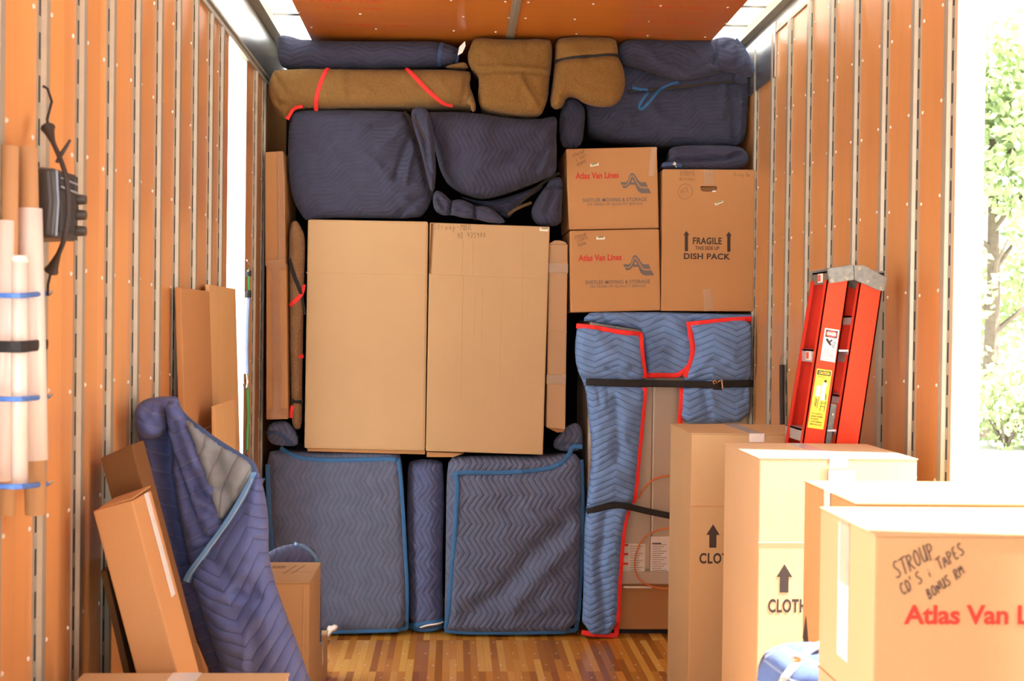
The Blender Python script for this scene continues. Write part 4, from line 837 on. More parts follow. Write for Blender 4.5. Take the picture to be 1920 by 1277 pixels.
p = Puff([(498, 796), (530, 788), (545, 798), (558, 824), (556, 838), (534, 838), (500, 834)], 6.09, .4, .035, amp=.006, seed=28, creases=[([(500, 826), (545, 832)], .008, .01), ([(530, 795), (548, 830)], .012, .008)])
t = blanket('folded_blanket', 'crumpled slate pad wedged under the tall narrow telescoping carton', 'blanket', p, 'slate')
part(t, 'binding', p.line([(499, 812), (518, 810), (530, 816), (548, 834)], .016, .005), 'bind_db')
p = Puff([(1066, 798), (1084, 792), (1094, 808), (1094, 846), (1062, 849), (1038, 842), (1039, 826), (1052, 814)], 6.17, .3, .03, amp=.006, seed=29, creases=[([(1065, 805), (1058, 840)], .014, .012), ([(1040, 835), (1090, 838)], .01, .01)])
blanket('folded_blanket', 'crumpled slate pad below the narrow carton, beside the light blue blanket', 'blanket', p, 'slate')
tag(Puff([(612, 1181), (615, 1173), (623, 1175), (629, 1171), (635, 1177), (629, 1184), (622, 1187), (619, 1195), (612, 1196)], 5.98, .06, .012, smooth=1, amp=.004, wl=.05, zmin=.002).mb().build('crumpled_paper', 'paper', loc=(atY(621, 1190, 6.0)[0], 6.0, 0), smooth=True), 'scrap of crumpled white paper on the floor beside the small boxes', 'paper')
# ================================================================== LEFT SIDE
def leaning_box(name, label, cat, top_l, top_r, slope, Y0, Y1, material, zt=None, group=None):
    """upright box leaning left in the x-z plane: top_l/top_r are (x, z); slope = dx per dz going down"""
    t = thing(name, label, cat, (top_l[0]+slope*top_l[1]+.06, (Y0+Y1)/2, 0), group)
    (xl, zl), (xr, zr) = top_l, top_r
    bl = (xl+slope*zl, 0.0); w = xr-xl
    br = (xr+slope*(zr-.0), 0.0)
    m = MB().hexa([(bl[0], Y0, 0), (br[0], Y0, 0), (br[0], Y1, 0), (bl[0], Y1, 0), (xl, Y0, zl), (xr, Y0, zr), (xr, Y1, zr), (xl, Y1, zl)])
    part(t, 'box_body', m, material, bevel=.005)
    return t
Ya, Yb = 3.08, 3.27
a, b = atY(174, 959, Ya), atY(248, 938, Ya); c0 = atY(254, 1259, Ya)
sl_ = (c0[0]-a[0])/(a[2]-c0[2])
t = leaning_box('leaning_box', 'long tan carton leaning against the left wall in front of the blue blanket roll', 'box', (a[0], a[2]), (b[0], b[2]), sl_, Ya, Yb, 'kraft_brown')  # darker cardboard puts the shade on its front face into the colour
tp = MB()
q1, q2 = atY(285, 925, Yb), 0
xr = lambda z: b[0]+sl_*(b[2]-z)
pts = [(xr(z)+.001, Yb-.055, z) for z in (b[2], b[2]-.1, b[2]-.2, b[2]-.27)]
part(t, 'packing_tape', MB().strap(pts, .045, .001, (1, 0, .25)), 'tape_w')
part(t, 'top_flap', MB().prism([(a[0]+.01, Ya+.02, a[2]+.006), (b[0], Ya+.0, b[2]+.006), (b[0]-.002, Yb, b[2]+.012), (a[0]+.01, Yb-.03, a[2]+.012)], (0, 0, -.004)), 'kraft_brown')
a, b, c0 = atY(190, 858, 3.30), atY(247, 834, 3.30), atY(212, 942, 3.30)
leaning_box('padded_carton', 'worn dark brown carton behind the top of the long leaning carton', 'box', (max(a[0], XL+.004), a[2]), (b[0]+.004, b[2]+.003), .27, 3.29, 3.41, 'kraft_dark')
for k_, (x, lab) in enumerate(((-.945, 'dark flattened carton leaning by the wall, nearer to the wall of two'), (-.912, 'dark flattened carton leaning by the wall, farther from the wall of two'))):
    t = thing('flattened_carton', lab, 'cardboard', (x+.16, 3.42, 0))
    part(t, 'cardboard_sheet', MB().hexa([(x+.21, 3.31, 0), (x+.228, 3.31, 0), (x+.228, 3.49, 0), (x+.21, 3.49, 0), (x, 3.31, .9), (x+.018, 3.31, .9), (x+.018, 3.49, .9), (x, 3.49, .9)]), 'kraft_dark', bevel=.002)

# long blanket-wrapped piece leaning on the left wall
YL = 3.60
OUT = [(243, 800), (240, 775), (250, 757), (270, 748), (300, 746), (322, 745), (327, 757), (330, 772), (345, 786), (372, 806), (400, 828), (440, 852), (470, 868), (478, 890), (490, 930), (498, 985), (496, 1040), (505, 1090), (530, 1160), (560, 1240), (580, 1300), (612, 1400), (650, 1480), (648, 1506), (470, 1506), (440, 1440), (395, 1300), (350, 1190), (325, 1100), (300, 1000), (275, 930), (255, 870)]
p = Puff(OUT, YL, .16, .07, smooth=2, bulge=.045, amp=.012, wl=.25, seed=31, zmin=.003,
         creases=[([(306, 800), (308, 850), (316, 920), (328, 1010), (345, 1090)], .024, .07), ([(330, 780), (345, 850), (380, 920), (405, 980)], .02, .03), ([(372, 930), (390, 942), (410, 950)], .012, .022), ([(350, 800), (395, 900), (415, 970)], .02, -.02), ([(440, 1110), (470, 1125), (490, 1120)], .02, .016), ([(330, 880), (350, 960), (372, 1010)], .03, -.02)])
t = thing('wrapped_furniture', 'tall indigo quilted blanket wrapped like a cone, leaning on the left wall', 'bundle', (atY(520, 1500, YL)[0], YL+.1, 0))
part(t, 'wrapped_blanket', p.mb(), 'indigo', smooth=True)
pk = Puff([(243, 800), (240, 775), (250, 759), (272, 752), (292, 758), (300, 775), (302, 800), (296, 818), (280, 829), (258, 828), (247, 818)], YL-.085, .14, .07, amp=.005, wl=.1, seed=32, creases=[([(275, 756), (272, 785), (290, 800)], .012, .014), ([(252, 765), (270, 758), (285, 762)], .008, .01)])
part(t, 'tucked_end', pk.mb(), 'indigo', smooth=True)
pf = Puff([(300, 760), (318, 750), (328, 760), (352, 800), (385, 860), (408, 930), (418, 990), (395, 1015), (372, 1010), (350, 940), (325, 870), (308, 820)], YL-.075, .10, .05, amp=.010, wl=.14, seed=33, creases=[([(322, 800), (345, 870), (372, 930)], .016, .02), ([(365, 925), (385, 940), (408, 944)], .012, .026), ([(375, 955), (395, 968)], .01, .018)])
part(t, 'long_fold', pf.mb(), 'indigo', smooth=True)
pl_ = Puff([(338, 782), (372, 806), (405, 830), (440, 851), (466, 866), (474, 882), (460, 915), (430, 955), (408, 985), (396, 950), (382, 900), (360, 840)], YL-.075, .06, .03, smooth=1, amp=.006, wl=.12, seed=34, creases=[([(400, 850), (420, 920), (430, 950)], .02, .014), ([(385, 920), (410, 915)], .01, .012)])
part(t, 'grey_lining', pl_.mb(), 'lining', smooth=True, label='pale grey quilted lining of the opened flap')
pr = Puff([(478, 884), (490, 930), (498, 985), (497, 1040), (505, 1090), (530, 1160), (556, 1235), (575, 1300), (540, 1400), (470, 1420), (430, 1330), (385, 1200), (352, 1095), (352, 1082), (378, 1045), (412, 1002), (440, 962), (464, 918)], YL-.10, .10, .055, smooth=1, bulge=.02, amp=.009, wl=.2, seed=35, creases=[([(395, 1050), (430, 1085), (470, 1100)], .02, .012), ([(440, 1112), (462, 1122), (480, 1118)], .014, .02), ([(450, 1150), (470, 1200), (480, 1260)], .03, .012)])
part(t, 'outer_flap', pr.mb(), 'indigo_s', smooth=True)
ed = [(327, 757), (345, 786), (372, 806), (405, 829), (440, 851), (463, 864), (473, 876), (474, 892), (464, 916), (440, 960), (412, 1001), (380, 1044), (356, 1076), (350, 1090)]
pp = resample(chaikin(ed, 2, False), 6, False)
yy = np.array([min(float(pl_.y(atY(x, y_, YL-.075)[[0, 2]][None])[0]), float(pr.y(atY(x, y_, YL-.1)[[0, 2]][None])[0])) if y_ > 800 else YL-.02 for x, y_ in pp])
for _ in range(8): yy = np.minimum(yy, np.r_[yy[0], (yy[:-2]+yy[2:])/2, yy[-1]])
ih = int(np.argmax(pp[:, 0]))
part(t, 'binding', MB().strap([atY(x, y_, b_-.004) for (x, y_), b_ in zip(pp[:ih+1], yy[:ih+1])], .022, .005), 'bind_db')
part(t, 'binding', MB().strap([atY(x, y_, b_-.004) for (x, y_), b_ in zip(pp[ih:], yy[ih:])], .022, .005), 'bind_lb')
part(t, 'binding_stitch', MB().strap([atY(x+1.5, y_+1, b_-.0095) for (x, y_), b_ in zip(pp[ih+2:], yy[ih+2:])], .0018, .0008), 'sticker')

# low boxes on the floor along the left wall
X0 = XL+.15
b2 = atY(580.5, 1092, 4.60); 
t = carton('moving_box', 'knee-high tan box with pencil marks on its top, right of the leaning indigo blanket', X0, b2[0], 4.60, 4.985, b2[2], 'kraft', seam='x', tape=None)
mk = pen_mb([('H I S ROOM', np.array((-.79, 4.86, b2[2])), np.array((-.66, 4.86, b2[2])), .05, (0, 1, 0)), ('N O T E S', np.array((-.80, 4.74, b2[2])), np.array((-.70, 4.74, b2[2])), .05, (0, 1, 0)), ('//', np.array((-.655, 4.76, b2[2])), np.array((-.59, 4.76, b2[2])), .16, (0.1, 1, 0))], .005, (0, 0, 1)); part(t, 'handwriting', mk, 'pen_l')
part(t, 'fold_line', MB().strap([(b2[0]-.022, 4.5985, .02), (b2[0]-.022, 4.5985, b2[2]-.02)], .003, .001), 'kraft_pale')
b3 = atY(614.5, 1182, 5.42)
t = carton('moving_box', 'small low box peeking out behind the knee-high tan box', X0, b3[0], 5.02, 5.42, b3[2], 'kraft', seam='y', tape='tape_w')
part(t, 'packing_tape', MB().box(b3[0]-.12, b3[0]+.001, 5.18, 5.23, b3[2], b3[2]+.0008).box(b3[0]+.0005, b3[0]+.0015, 5.18, 5.23, b3[2]-.09, b3[2]+.0008), 'tape_w')
p = Puff([(478, 1130), (480, 1070), (495, 1044), (520, 1032), (548, 1027), (570, 1032), (585, 1044), (594, 1062), (598, 1130), (598, 1260), (478, 1260)], 5.10, .25, .10, smooth=1, amp=.006, seed=36, zmin=b3[2]+.004)
t = blanket('rolled_blanket', 'rounded grey-blue blanket end showing above the knee-high tan box', 'blanket', p, 'roll')
part(t, 'binding', p.line([(548, 1028), (570, 1034), (584, 1046), (592, 1062)], .02, .006), 'bind_lb')
fb = atY(160, 1265, 3.02); fr = atY(541, 1262, 3.02)
t = carton('moving_box', 'tan box at the bottom left corner of the view, only its top edge showing', max(fb[0], XL+.02), fr[0], 2.56, 3.02, fr[2], 'kraft', seam='y', tape='tape_w', tapew=.07)

# sheets leaning on the left wall beside the far doorway
t = thing('flattened_carton', 'flat cardboard sheet standing on the left wall beside the plywood sheet', 'cardboard', (XL+.06, 4.54, 0))
z1 = atX(360, 543, XL+.02)[2]; y0_, y1_ = atX(334, 545, XL+.03)[1], atX(388, 545, XL+.03)[1]
part(t, 'cardboard_sheet', MB().hexa([(XL+.08, y0_, 0), (XL+.105, y0_, 0), (XL+.105, y1_, 0), (XL+.08, y1_, 0), (XL+.018, y0_, z1), (XL+.04, y0_, z1), (XL+.04, y1_, z1), (XL+.018, y1_, z1)]), 'kraft_brown', bevel=.004)
part(t, 'fold_line', MB().strap([(XL+.078, y0_, .72*z1-.03), (XL+.078, y1_, .72*z1-.03)], .006, .0015, (1, 0, 0)), 'kraft')
z1 = atX(405, 536, XL+.03)[2]; y1b = DD0+.02
t = thing('plywood_sheet', 'tall pale plywood sheet at the edge of the far left doorway', 'board', (XL+.07, 5.0, 0))
part(t, 'sheet', MB().hexa([(XL+.085, y1_+.012, 0), (XL+.10, y1_+.012, 0), (XL+.10, y1b, 0), (XL+.085, y1b, 0), (XL+.02, y1_+.012, z1), (XL+.035, y1_+.012, z1), (XL+.035, y1b, z1), (XL+.02, y1b, z1)]), 'board', bevel=.002)
Yp = 4.86
q = [atX(396, 762, -.865), atX(433, 749, -.865), atX(430, 850, -.80), atX(392, 850, -.80)]
lo = [np.array((-.775, q[3][1], b2[2]+.001)), np.array((-.775, q[2][1], b2[2]+.001))]
t = thing('plywood_offcut', 'short light wood offcut with a slanted top leaning before the plywood sheet', 'board', (-.775, (q[0][1]+q[1][1])/2, b2[2]))
part(t, 'sheet', MB().prism([q[0], q[1], lo[1], lo[0]], (.014, 0, .002)), 'board', bevel=.002)
# elastic cords hooked by the far doorway
xb = XL+.02
def wallpts(pts, X): return [atX(x, y, X) for x, y in pts]
t = thing('bungee_cord', 'long green elastic cord hanging at the right edge of the far left doorway', 'bungee', tuple(atX(466, 690, xb)))
part(t, 'cord', MB().tube(wallpts([(466, 503), (466, 560), (464, 650), (464, 720), (465, 780), (463, 848)], XL+.012), .006), 'greencord')
part(t, 'hook', MB().tube(wallpts([(463, 488), (468, 494), (470, 502), (465, 508)], xb), .004), 'steel'); part(t, 'hook', MB().tube(wallpts([(463, 845), (460, 852), (464, 856)], xb), .004), 'black')
part(t, 'sleeve', MB().tube(wallpts([(466, 507), (466, 518)], xb), .013), 'black'); part(t, 'sleeve', MB().tube(wallpts([(466, 546), (465, 556)], xb), .013), 'black')
t = thing('bungee_cord', 'short thick pale blue elastic cord with a steel hook by the far left doorway', 'bungee', tuple(atX(463, 630, xb+.015)))
part(t, 'cord', MB().tube(wallpts([(465, 556), (462, 600), (461, 650), (462, 700)], XL+.031), .012), 'lilac')
part(t, 'hook', MB().tube(wallpts([(463, 698), (465, 716), (463, 728), (457, 728), (456, 718)], XL+.031), .005), 'chrome'); part(t, 'sleeve', MB().tube(wallpts([(465, 548), (465, 558)], XL+.033), .015), 'black')

# rolls strapped to the near left wall
def upright_roll(name, label, cat, x, w, ytop, ybot, X, xb_=None):
    """pixel centre x at top (xb_ at bottom), pixel width w; stands with its axis at X"""
    a = atX(x, (ytop+ybot)/2, X); sc = F/((a-CAM)@FW); r = w/2/sc
    za = atY(x, ytop, a[1]); zb = atY(xb_ if xb_ is not None else x, ybot, a[1])
    return za, zb, r
def roll_mesh(za, zb, r, hollow=True, n=20):
    m = MB(); za, zb = np.array(za), np.array(zb)
    if not hollow: return m.tube([za, za*.5+zb*.5, zb], r, n)
    o = [za+r*np.array((math.cos(2*math.pi*j/n), math.sin(2*math.pi*j/n), 0)) for j in range(n)]
    i = [za+(r-.004)*np.array((math.cos(2*math.pi*j/n), math.sin(2*math.pi*j/n), 0)) for j in range(n)]
    d = zb-za; v = o+i+[p+d for p in o]+[p+d for p in i]; f = []
    for j in range(n):
        k = (j+1) % n
        f += [(j, k, n+k, n+j), (j, 2*n+j, 2*n+k, k), (n+j, n+k, 3*n+k, 3*n+j), (2*n+j, 3*n+j, 3*n+k, 2*n+k)]
    return m.add(v, f)
XT = XL+.042
za, zb, r = upright_roll('', '', '', 50, 38, 276, 965, XT, 67)
tB = thing('wrap_roll', 'white plastic roll on a brown tube, rightmost of the strapped rolls', 'roll', tuple(zb))
part(tB, 'cardboard_core', roll_mesh(za, zb, r), 'tube', smooth=True)
f_ = lambda y: za+(zb-za)*((y-276)/(965-276))
wr = r*1.32; part(tB, 'plastic_wrap', roll_mesh(f_(391), f_(862), wr, False), 'wrap', smooth=True)
Yr = za[1]
XA = XL+.03
za, zb, r = upright_roll('', '', '', 19, 31, 274, 966, XA, 12)
tA = thing('wrap_roll', 'bright white plastic roll at the left edge of the view', 'roll', tuple(zb))
g_ = lambda y: za+(zb-za)*((y-274)/(966-274))
part(tA, 'cardboard_core', roll_mesh(za, zb, r), 'tube', smooth=True)
sh = np.array((-.006, -.012, 0))
part(tA, 'plastic_wrap', roll_mesh(g_(414)+sh, g_(900)+sh, r*1.15, False), 'wrap', smooth=True)
YA = za[1]
XC = XL+.075
za, zb, r = upright_roll('', '', '', 38, 30, 482, 914, XC, 37)
tC = thing('wrap_roll', 'slim milky plastic tube in front of the two thicker white rolls', 'roll', tuple(zb))
part(tC, 'plastic_tube', roll_mesh(za, zb, r, False), 'wrap2', smooth=True)
part(tC, 'end_cap', MB().tube([za+(0, 0, .003), za+(0, 0, -.012)], r*1.06, 20), 'wrap', smooth=True)
YCn = za[1]
def loop(name, label, y, mat_, w=None):
    P_ = [atX(-25, y+1, XL+.03), atY(2, y+1, YA-.085), atY(38, y+2, YCn-.075), atY(66, y-1, Yr-.095), atX(88, y-3, XL+.012)]
    P_ = resample(chaikin(P_, 2, False), .012, False)
    t = thing(name, label, 'strap' if w else 'cord', tuple(P_.mean(0)))
    if w: part(t, 'webbing', MB().strap([p_ for p_ in P_], w, .003, (.5, -1, 0)), mat_)
    else: part(t, 'cord', MB().tube([p_ for p_ in P_], .0055), mat_); part(t, 'hook', MB().tube([P_[-1], P_[-1]+(.006, .02, .004), P_[-1]+(-.006, .03, -.004)], .003), 'steel')
loop('bungee_cord', 'blue elastic cord around the plastic rolls, topmost of the three', 553, 'bluecord'); loop('bungee_cord', 'blue elastic cord around the plastic rolls, middle of the three', 747, 'bluecord')
loop('bungee_cord', 'blue elastic cord at the foot of the plastic rolls, lowest of the three', 911, 'bluecord'); loop('webbing_strap', 'black webbing strap across the middle of the plastic rolls', 649, 'black', .024)

# portable radio held on the wall by a black rubber strap
R0 = 2.735
a, b = atY(60, 310, R0), atY(103, 448, R0)
zt_, zb_ = a[2], b[2]; xf = atY(104, 380, R0)[0]; y2 = R0+.15
t = thing('portable_radio', 'dark grey portable radio hanging on the left wall beside the rolls', 'radio', (XL+.05, R0+.1, zb_))
def sec(y, fx, i): return [(XL+.006, y, zb_+i), (fx-.006, y, zb_+i+.004), (fx, y, zb_*.5+zt_*.5), (fx-.006, y, zt_-i-.004), (XL+.006, y, zt_-i)]
m = MB()
S_ = [sec(R0, xf-.008, .004), sec(R0+.012, xf, 0), sec(R0+.13, xf+.012, .0), sec(y2, xf, .006)]
n_ = 5; m.add([q for s_ in S_ for q in s_], [tuple(range(n_)), tuple(range(4*n_-1, 3*n_-1, -1))]+[(i*n_+j, i*n_+(j+1) % n_, (i+1)*n_+(j+1) % n_, (i+1)*n_+j) for i in range(3) for j in range(n_)])
part(t, 'case', m, 'plastic', bevel=.006)
h_ = zt_-zb_
part(t, 'speaker_grille', MB().hexa([(xf-.004, R0+.022, zb_+.018), (xf+.006, R0+.022, zb_+.018), (xf+.013, R0+.10, zb_+.022), (xf-.004, R0+.10, zb_+.022), (xf-.004, R0+.022, zb_+h_*.70), (xf+.006, R0+.022, zb_+h_*.70), (xf+.013, R0+.10, zb_+h_*.68), (xf-.004, R0+.10, zb_+h_*.68)]), 'plastic_d', bevel=.003)
part(t, 'dial_panel', MB().hexa([(xf-.004, R0+.022, zb_+h_*.76), (xf+.004, R0+.022, zb_+h_*.76), (xf+.012, R0+.10, zb_+h_*.74), (xf-.004, R0+.10, zb_+h_*.74), (xf-.004, R0+.022, zb_+h_*.93), (xf+.003, R0+.022, zb_+h_*.93), (xf+.010, R0+.10, zb_+h_*.90), (xf-.004, R0+.10, zb_+h_*.90)]), 'plastic_d', bevel=.002)
part(t, 'edge_trim', MB().strap([(xf+.001-.004*abs(k-2)/2, R0+.014, zb_+.008+(h_-.016)*k/4) for k in range(5)], .006, .003, (.7, -.7, 0)), 'trimgrey')
part(t, 'edge_trim', MB().strap([(xf+.006, R0+.02, zb_+h_*.73), (xf+.015, R0+.11, zb_+h_*.70)], .005, .002, (1, 0, 0)), 'trimgrey'); part(t, 'edge_trim', MB().strap([(xf+.006, R0+.02, zb_+h_*.85), (xf+.014, R0+.11, zb_+h_*.82)], .004, .002, (1, 0, 0)), 'trimgrey')
for fz in (.62, .40, .17): part(t, 'knob', MB().tube([(xf+.004, R0+.125, zb_+h_*fz), (xf+.030, R0+.127, zb_+h_*fz)], [.013, .011], 14), 'plastic', bevel=.002)
part(t, 'side_socket', MB().disc((xf-.055, R0-.0005, zb_+h_*.44), .006, (0, -1, 0), .001, 12), 'plastic_d')
K_ = [(90, 240, R0+.06), (97, 262, R0+.04), (110, 290, R0+.02), (122, 322, R0-.004), (127, 350, R0-.004), (129, 385, R0-.004), (127, 415, R0-.004), (120, 452, R0+.0), (108, 480, R0+.03), (96, 508, R0+.05)]
P_ = np.array([atY(x, y, Y) for x, y, Y in K_])
P_[:, 0] = np.maximum(P_[:, 0], XL+.02)
P_ = chaikin(P_, 2, False); kk = np.linspace(0, 1, len(P_)); rr = .0055+.011*np.clip(1-np.minimum(kk, 1-kk)/.16, 0, 1)
t = thing('rubber_strap', 'black rubber strap with wire hooks stretched over the portable radio', 'strap', tuple(P_.mean(0)))
part(t, 'strap_body', MB().tube(P_, rr, 10), 'rubber', smooth=True)
h0, h1 = P_[0], P_[-1]
part(t, 'wire_hook', MB().tube([h0, h0+(-.012, .03, .025), h0+(-.010, .055, .07), h0+(-.012, .03, .095), h0+(-.022, .03, .10)], .003), 'black')
part(t, 'wire_hook', MB().tube([h1, h1+(-.010, .01, -.03), h1+(-.014, .02, -.055)], .003), 'black')
part(t, 'side_tail', MB().tube([atY(x, y, R0+.03) for x, y in ((106, 305), (117, 286), (126, 272), (132, 262))], [.004, .005, .004, .003]), 'rubber')

# ================================================================== RIGHT SIDE
# far to near: three wardrobe cartons, ladder between the first two, small boxes in front
def arrow_on(Y, x, z0, z1, w, nrm='y'):
    h = z1-z0
    pts = [(-.27*w, z0), (.27*w, z0), (.27*w, z0+h*.55), (.5*w, z0+h*.55), (0, z1), (-.5*w, z0+h*.55), (-.27*w, z0+h*.55)]
    if nrm == 'y': return MB().prism([(x+a, Y-.0002, z) for a, z in pts], (0, -.0008, 0))
    return MB().prism([(Y-.0002, x-a, z) for a, z in pts], (-.0008, 0, 0))
def wardrobe(label, c_front, Yf, Yk, w, arrow, word, material, tape, shift=0):
    c = atY(*c_front, Yf); x0 = c[0]; x1 = x0+w
    t = carton('wardrobe_box', label, x0, x1, Yf, Yk, c[2], material, seam='y', tape=tape, tapew=.055, drop=.03, group='tall wardrobe boxes by the right wall')
    return t, x0, c[2]
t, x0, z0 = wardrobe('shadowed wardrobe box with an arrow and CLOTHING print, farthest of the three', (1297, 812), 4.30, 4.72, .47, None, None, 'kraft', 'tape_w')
A_ = atY(1337, 983, 4.30); B_ = atY(1337, 1027, 4.30)
part(t, 'printed_arrow', arrow_on(4.30, A_[0], B_[2], A_[2], .048), 'ink')
o = atY(1311, 1057, 4.30); e = atY(1419, 1057, 4.30); part(t, 'printed_line', text_mb('CLOTHING', o, (1, 0, 0), (0, 0, 1), e[0]-o[0], .039, .032, .0008, 1.12), 'ink')
part(t, 'fold_line', MB().strap([(x0, 4.2992, atY(1297, 949, 4.3)[2]), (x0+.47, 4.2992, atY(1297, 949, 4.3)[2])], .004, .001), 'kraft_brown')
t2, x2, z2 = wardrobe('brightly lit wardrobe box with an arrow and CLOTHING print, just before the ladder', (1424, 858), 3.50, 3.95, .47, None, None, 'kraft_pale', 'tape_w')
A_ = atY(1471, 1058, 3.50); B_ = atY(1471, 1111, 3.50)
part(t2, 'printed_arrow', arrow_on(3.50, A_[0], B_[2], A_[2], .047), 'ink')
o = atY(1440, 1149, 3.50); part(t2, 'printed_line', text_mb('CLOTHING', o, (1, 0, 0), (0, 0, 1), .178, .041, .032, .0008, 1.12), 'ink')
part(t2, 'fold_line', MB().strap([(x2, 3.4992, atY(1430, 1018, 3.5)[2]), (x2+.47, 3.4992, atY(1430, 1018, 3.5)[2])], .005, .001), 'kraft_pale')
part(t2, 'barcode_label', MB().box(x2+.205, x2+.285, 3.4945, 3.4955, z2-.085, z2-.035), 'lab_w')
c3 = atY(1603, 943, 2.60); x3 = c3[0]
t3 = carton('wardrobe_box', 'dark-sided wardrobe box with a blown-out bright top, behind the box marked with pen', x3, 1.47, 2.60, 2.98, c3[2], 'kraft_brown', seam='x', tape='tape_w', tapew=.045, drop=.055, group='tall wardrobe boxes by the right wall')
A_ = atX(1511.5, 1155, x3); B_ = atX(1511.5, 1222, x3)
part(t3, 'printed_arrow', arrow_on(x3, A_[1], B_[2]-.05, A_[2], .05, 'x'), 'ink')
# front box on a short stack
YN, YN2 = 2.06, 2.37
c4 = atY(1640, 1001, YN); x4 = c4[0]; z4 = c4[2]
hs = .315
for k, lab in enumerate(('bottom box of the stack under the box marked with pen', 'second box up in the stack under the box marked with pen', 'third box up in the stack, directly under the box marked with pen')):
    zz = z4-hs-(z4-hs)*(3-k)/3; carton('moving_box', lab, x4, x4+.43, YN, YN2, zz+(z4-hs)/3-.001, 'kraft', z0=zz, seam='x')
t4 = carton('moving_box', 'near box with marker writing and a big red heading, lower right of the view', x4, x4+.43, YN, YN2, z4, 'kraft', z0=z4-hs, seam='x', tape='tape', drop=.12)
def near(px, py): return atY(px, py, YN)
o, e = near(1694, 1171), near(1990, 1171)
w15 = (near(1920, 1171)[0]-o[0])/.715
part(t4, 'printed_heading', text_mb('Atlas Van Lines', (o[0], YN, o[2]), (1, 0, 0), (0, 0, 1), w15, near(1694, 1134)[2]-o[2], .03, .0008, .98), 'red')
L_ = lambda s, a, b, h, u: (s, near(*a), near(*b), h, near(*u)-near(*a))
part(t4, 'handwriting', pen_mb([L_('STROUP', (1681, 1087), (1756, 1043), .029, (1672, 1060)), L_("CD'S & TAPES", (1693, 1118), (1810, 1036), .021, (1682, 1092)), L_('BONUS RM.', (1742, 1124), (1818, 1068), .018, (1731, 1098))], .0026, (0, -1, 0)), 'pen')
for s_, x, y in (('ROOM', .10, .215), ('CONTENTS', .13, .165), ('REG. NO.', .15, .12)):
    part(t4, 'printed_form_line', text_mb(s_, (x4+x, YN+y, z4+.0), (1, 0, 0), (0, 1, 0), None, .022, .0, .0008), 'pinkink')
m = MB().box(x4-.0015, x4-.0008, YN+.13, YN+.19, z4-.26, z4-.01); part(t4, 'packing_tape', m, 'tape_w')
# blue wrapped bundle beside the near stack
p = Puff([(1430, 1300), (1440, 1262), (1460, 1238), (1490, 1224), (1522, 1217), (1560, 1221), (1592, 1240), (1602, 1290), (1604, 2092), (1426, 2092)], 2.43, .15, .06, smooth=1, bulge=.02, amp=.006, wl=.12, seed=40, zmin=.003, creases=[([(1446, 1262), (1452, 1300), (1448, 1400)], .012, .02), ([(1470, 1245), (1480, 1300)], .02, -.01)])
t = blanket('wrapped_bundle', 'bright blue quilted bundle with a metal band, left of the near box stack', 'bundle', p, 'pale')
q_ = [(1462, 1290), (1470, 1272), (1484, 1254), (1500, 1237), (1514, 1222), (1530, 1212), (1550, 1206)]
part(t, 'metal_band', MB().strap([atY(x, y, float(p.y(atY(x, max(y, 1226), 2.43)[[0, 2]][None])[0])-.006) for x, y in q_], .016, .003, (-.3, -1, .5)), 'tread')
part(t, 'buckle', MB().ball(atY(1494, 1237, 2.40), (.012, .008, .007)), 'copper', smooth=True)

# folded red step ladder leaning on the right wall
YA_, dT, dB = 3.985, .185, .235
def RP(px, py, far=0.0):
    q = atY(px, py, YA_)
    if far: q = q+np.array((0, (dB-(dB-dT)*np.clip((q[2]-1.25)/.5, -.2, 1))*far, 0))
    return q
ext = lambda a, b, py: (a[0]+(b[0]-a[0])*(py-a[1])/(b[1]-a[1]), py)
YBOT = 1500
fl, fr_ = ((1551, 524), (1505, 828)), ((1592, 524), (1548, 828))
rl, rr_ = ((1612, 530), (1566, 828)), ((1654, 545), (1612, 828))
t = thing('step_ladder', 'folded red fibreglass step ladder leaning on the right wall behind the bright box', 'ladder', tuple(atY(1440, YBOT, YA_+.1)*np.array((1, 1, 0))))
def zfix(q): return np.array((q[0], q[1], max(q[2], .002)))
def rail(l, r, far, material):
    top_l, top_r = l[0], r[0]; bl, br = ext(*l, YBOT), ext(*r, YBOT)
    m = MB(); s_ = 1 if not far else -1
    q = [zfix(RP(*k, far)) for k in (top_l, top_r, br, bl)]
    m.prism(q, (0, s_*.005, 0))
    w = np.array((.005, 0, 0)); 
    for a_, b_, o_ in ((q[0], q[3], 1), (q[1], q[2], -1)): m.prism([a_, a_+w*o_, b_+w*o_, b_], (0, s_*.028, 0))
    part(t, 'side_rail', m, material)
rail(fl, fr_, 0, 'fibre'); rail(rl, rr_, 0, 'fibre'); rail(fl, fr_, 1, 'fibre_d'); rail(rl, rr_, 1, 'fibre_d')
for far, s_ in ((0, -1), (1, 1)):
    m = MB()
    for poly in ([(1549, 504), (1598, 495.5), (1600, 525), (1553, 532)], [(1599, 498), (1617, 497), (1662, 521), (1657, 546), (1648, 546), (1600, 525)]):
        m.prism([RP(*k, far)+np.array((0, s_*.001, 0)) for k in poly], (0, s_*.012, 0))
    part(t, 'hinge_bracket', m, 'cast', bevel=.003)
for k in ((1558.5, 525), (1586, 521.5), (1609, 503), (1625.5, 528), (1650.5, 541)):
    part(t, 'rivet', MB().disc(RP(*k)+np.array((0, -.013, 0)), .0075, (0, -1, 0), .003, 14).disc(RP(*k)+np.array((0, -.0155, 0)), .004, (0, -1, 0), .001, 10, 1), ['steel', 'cast'])
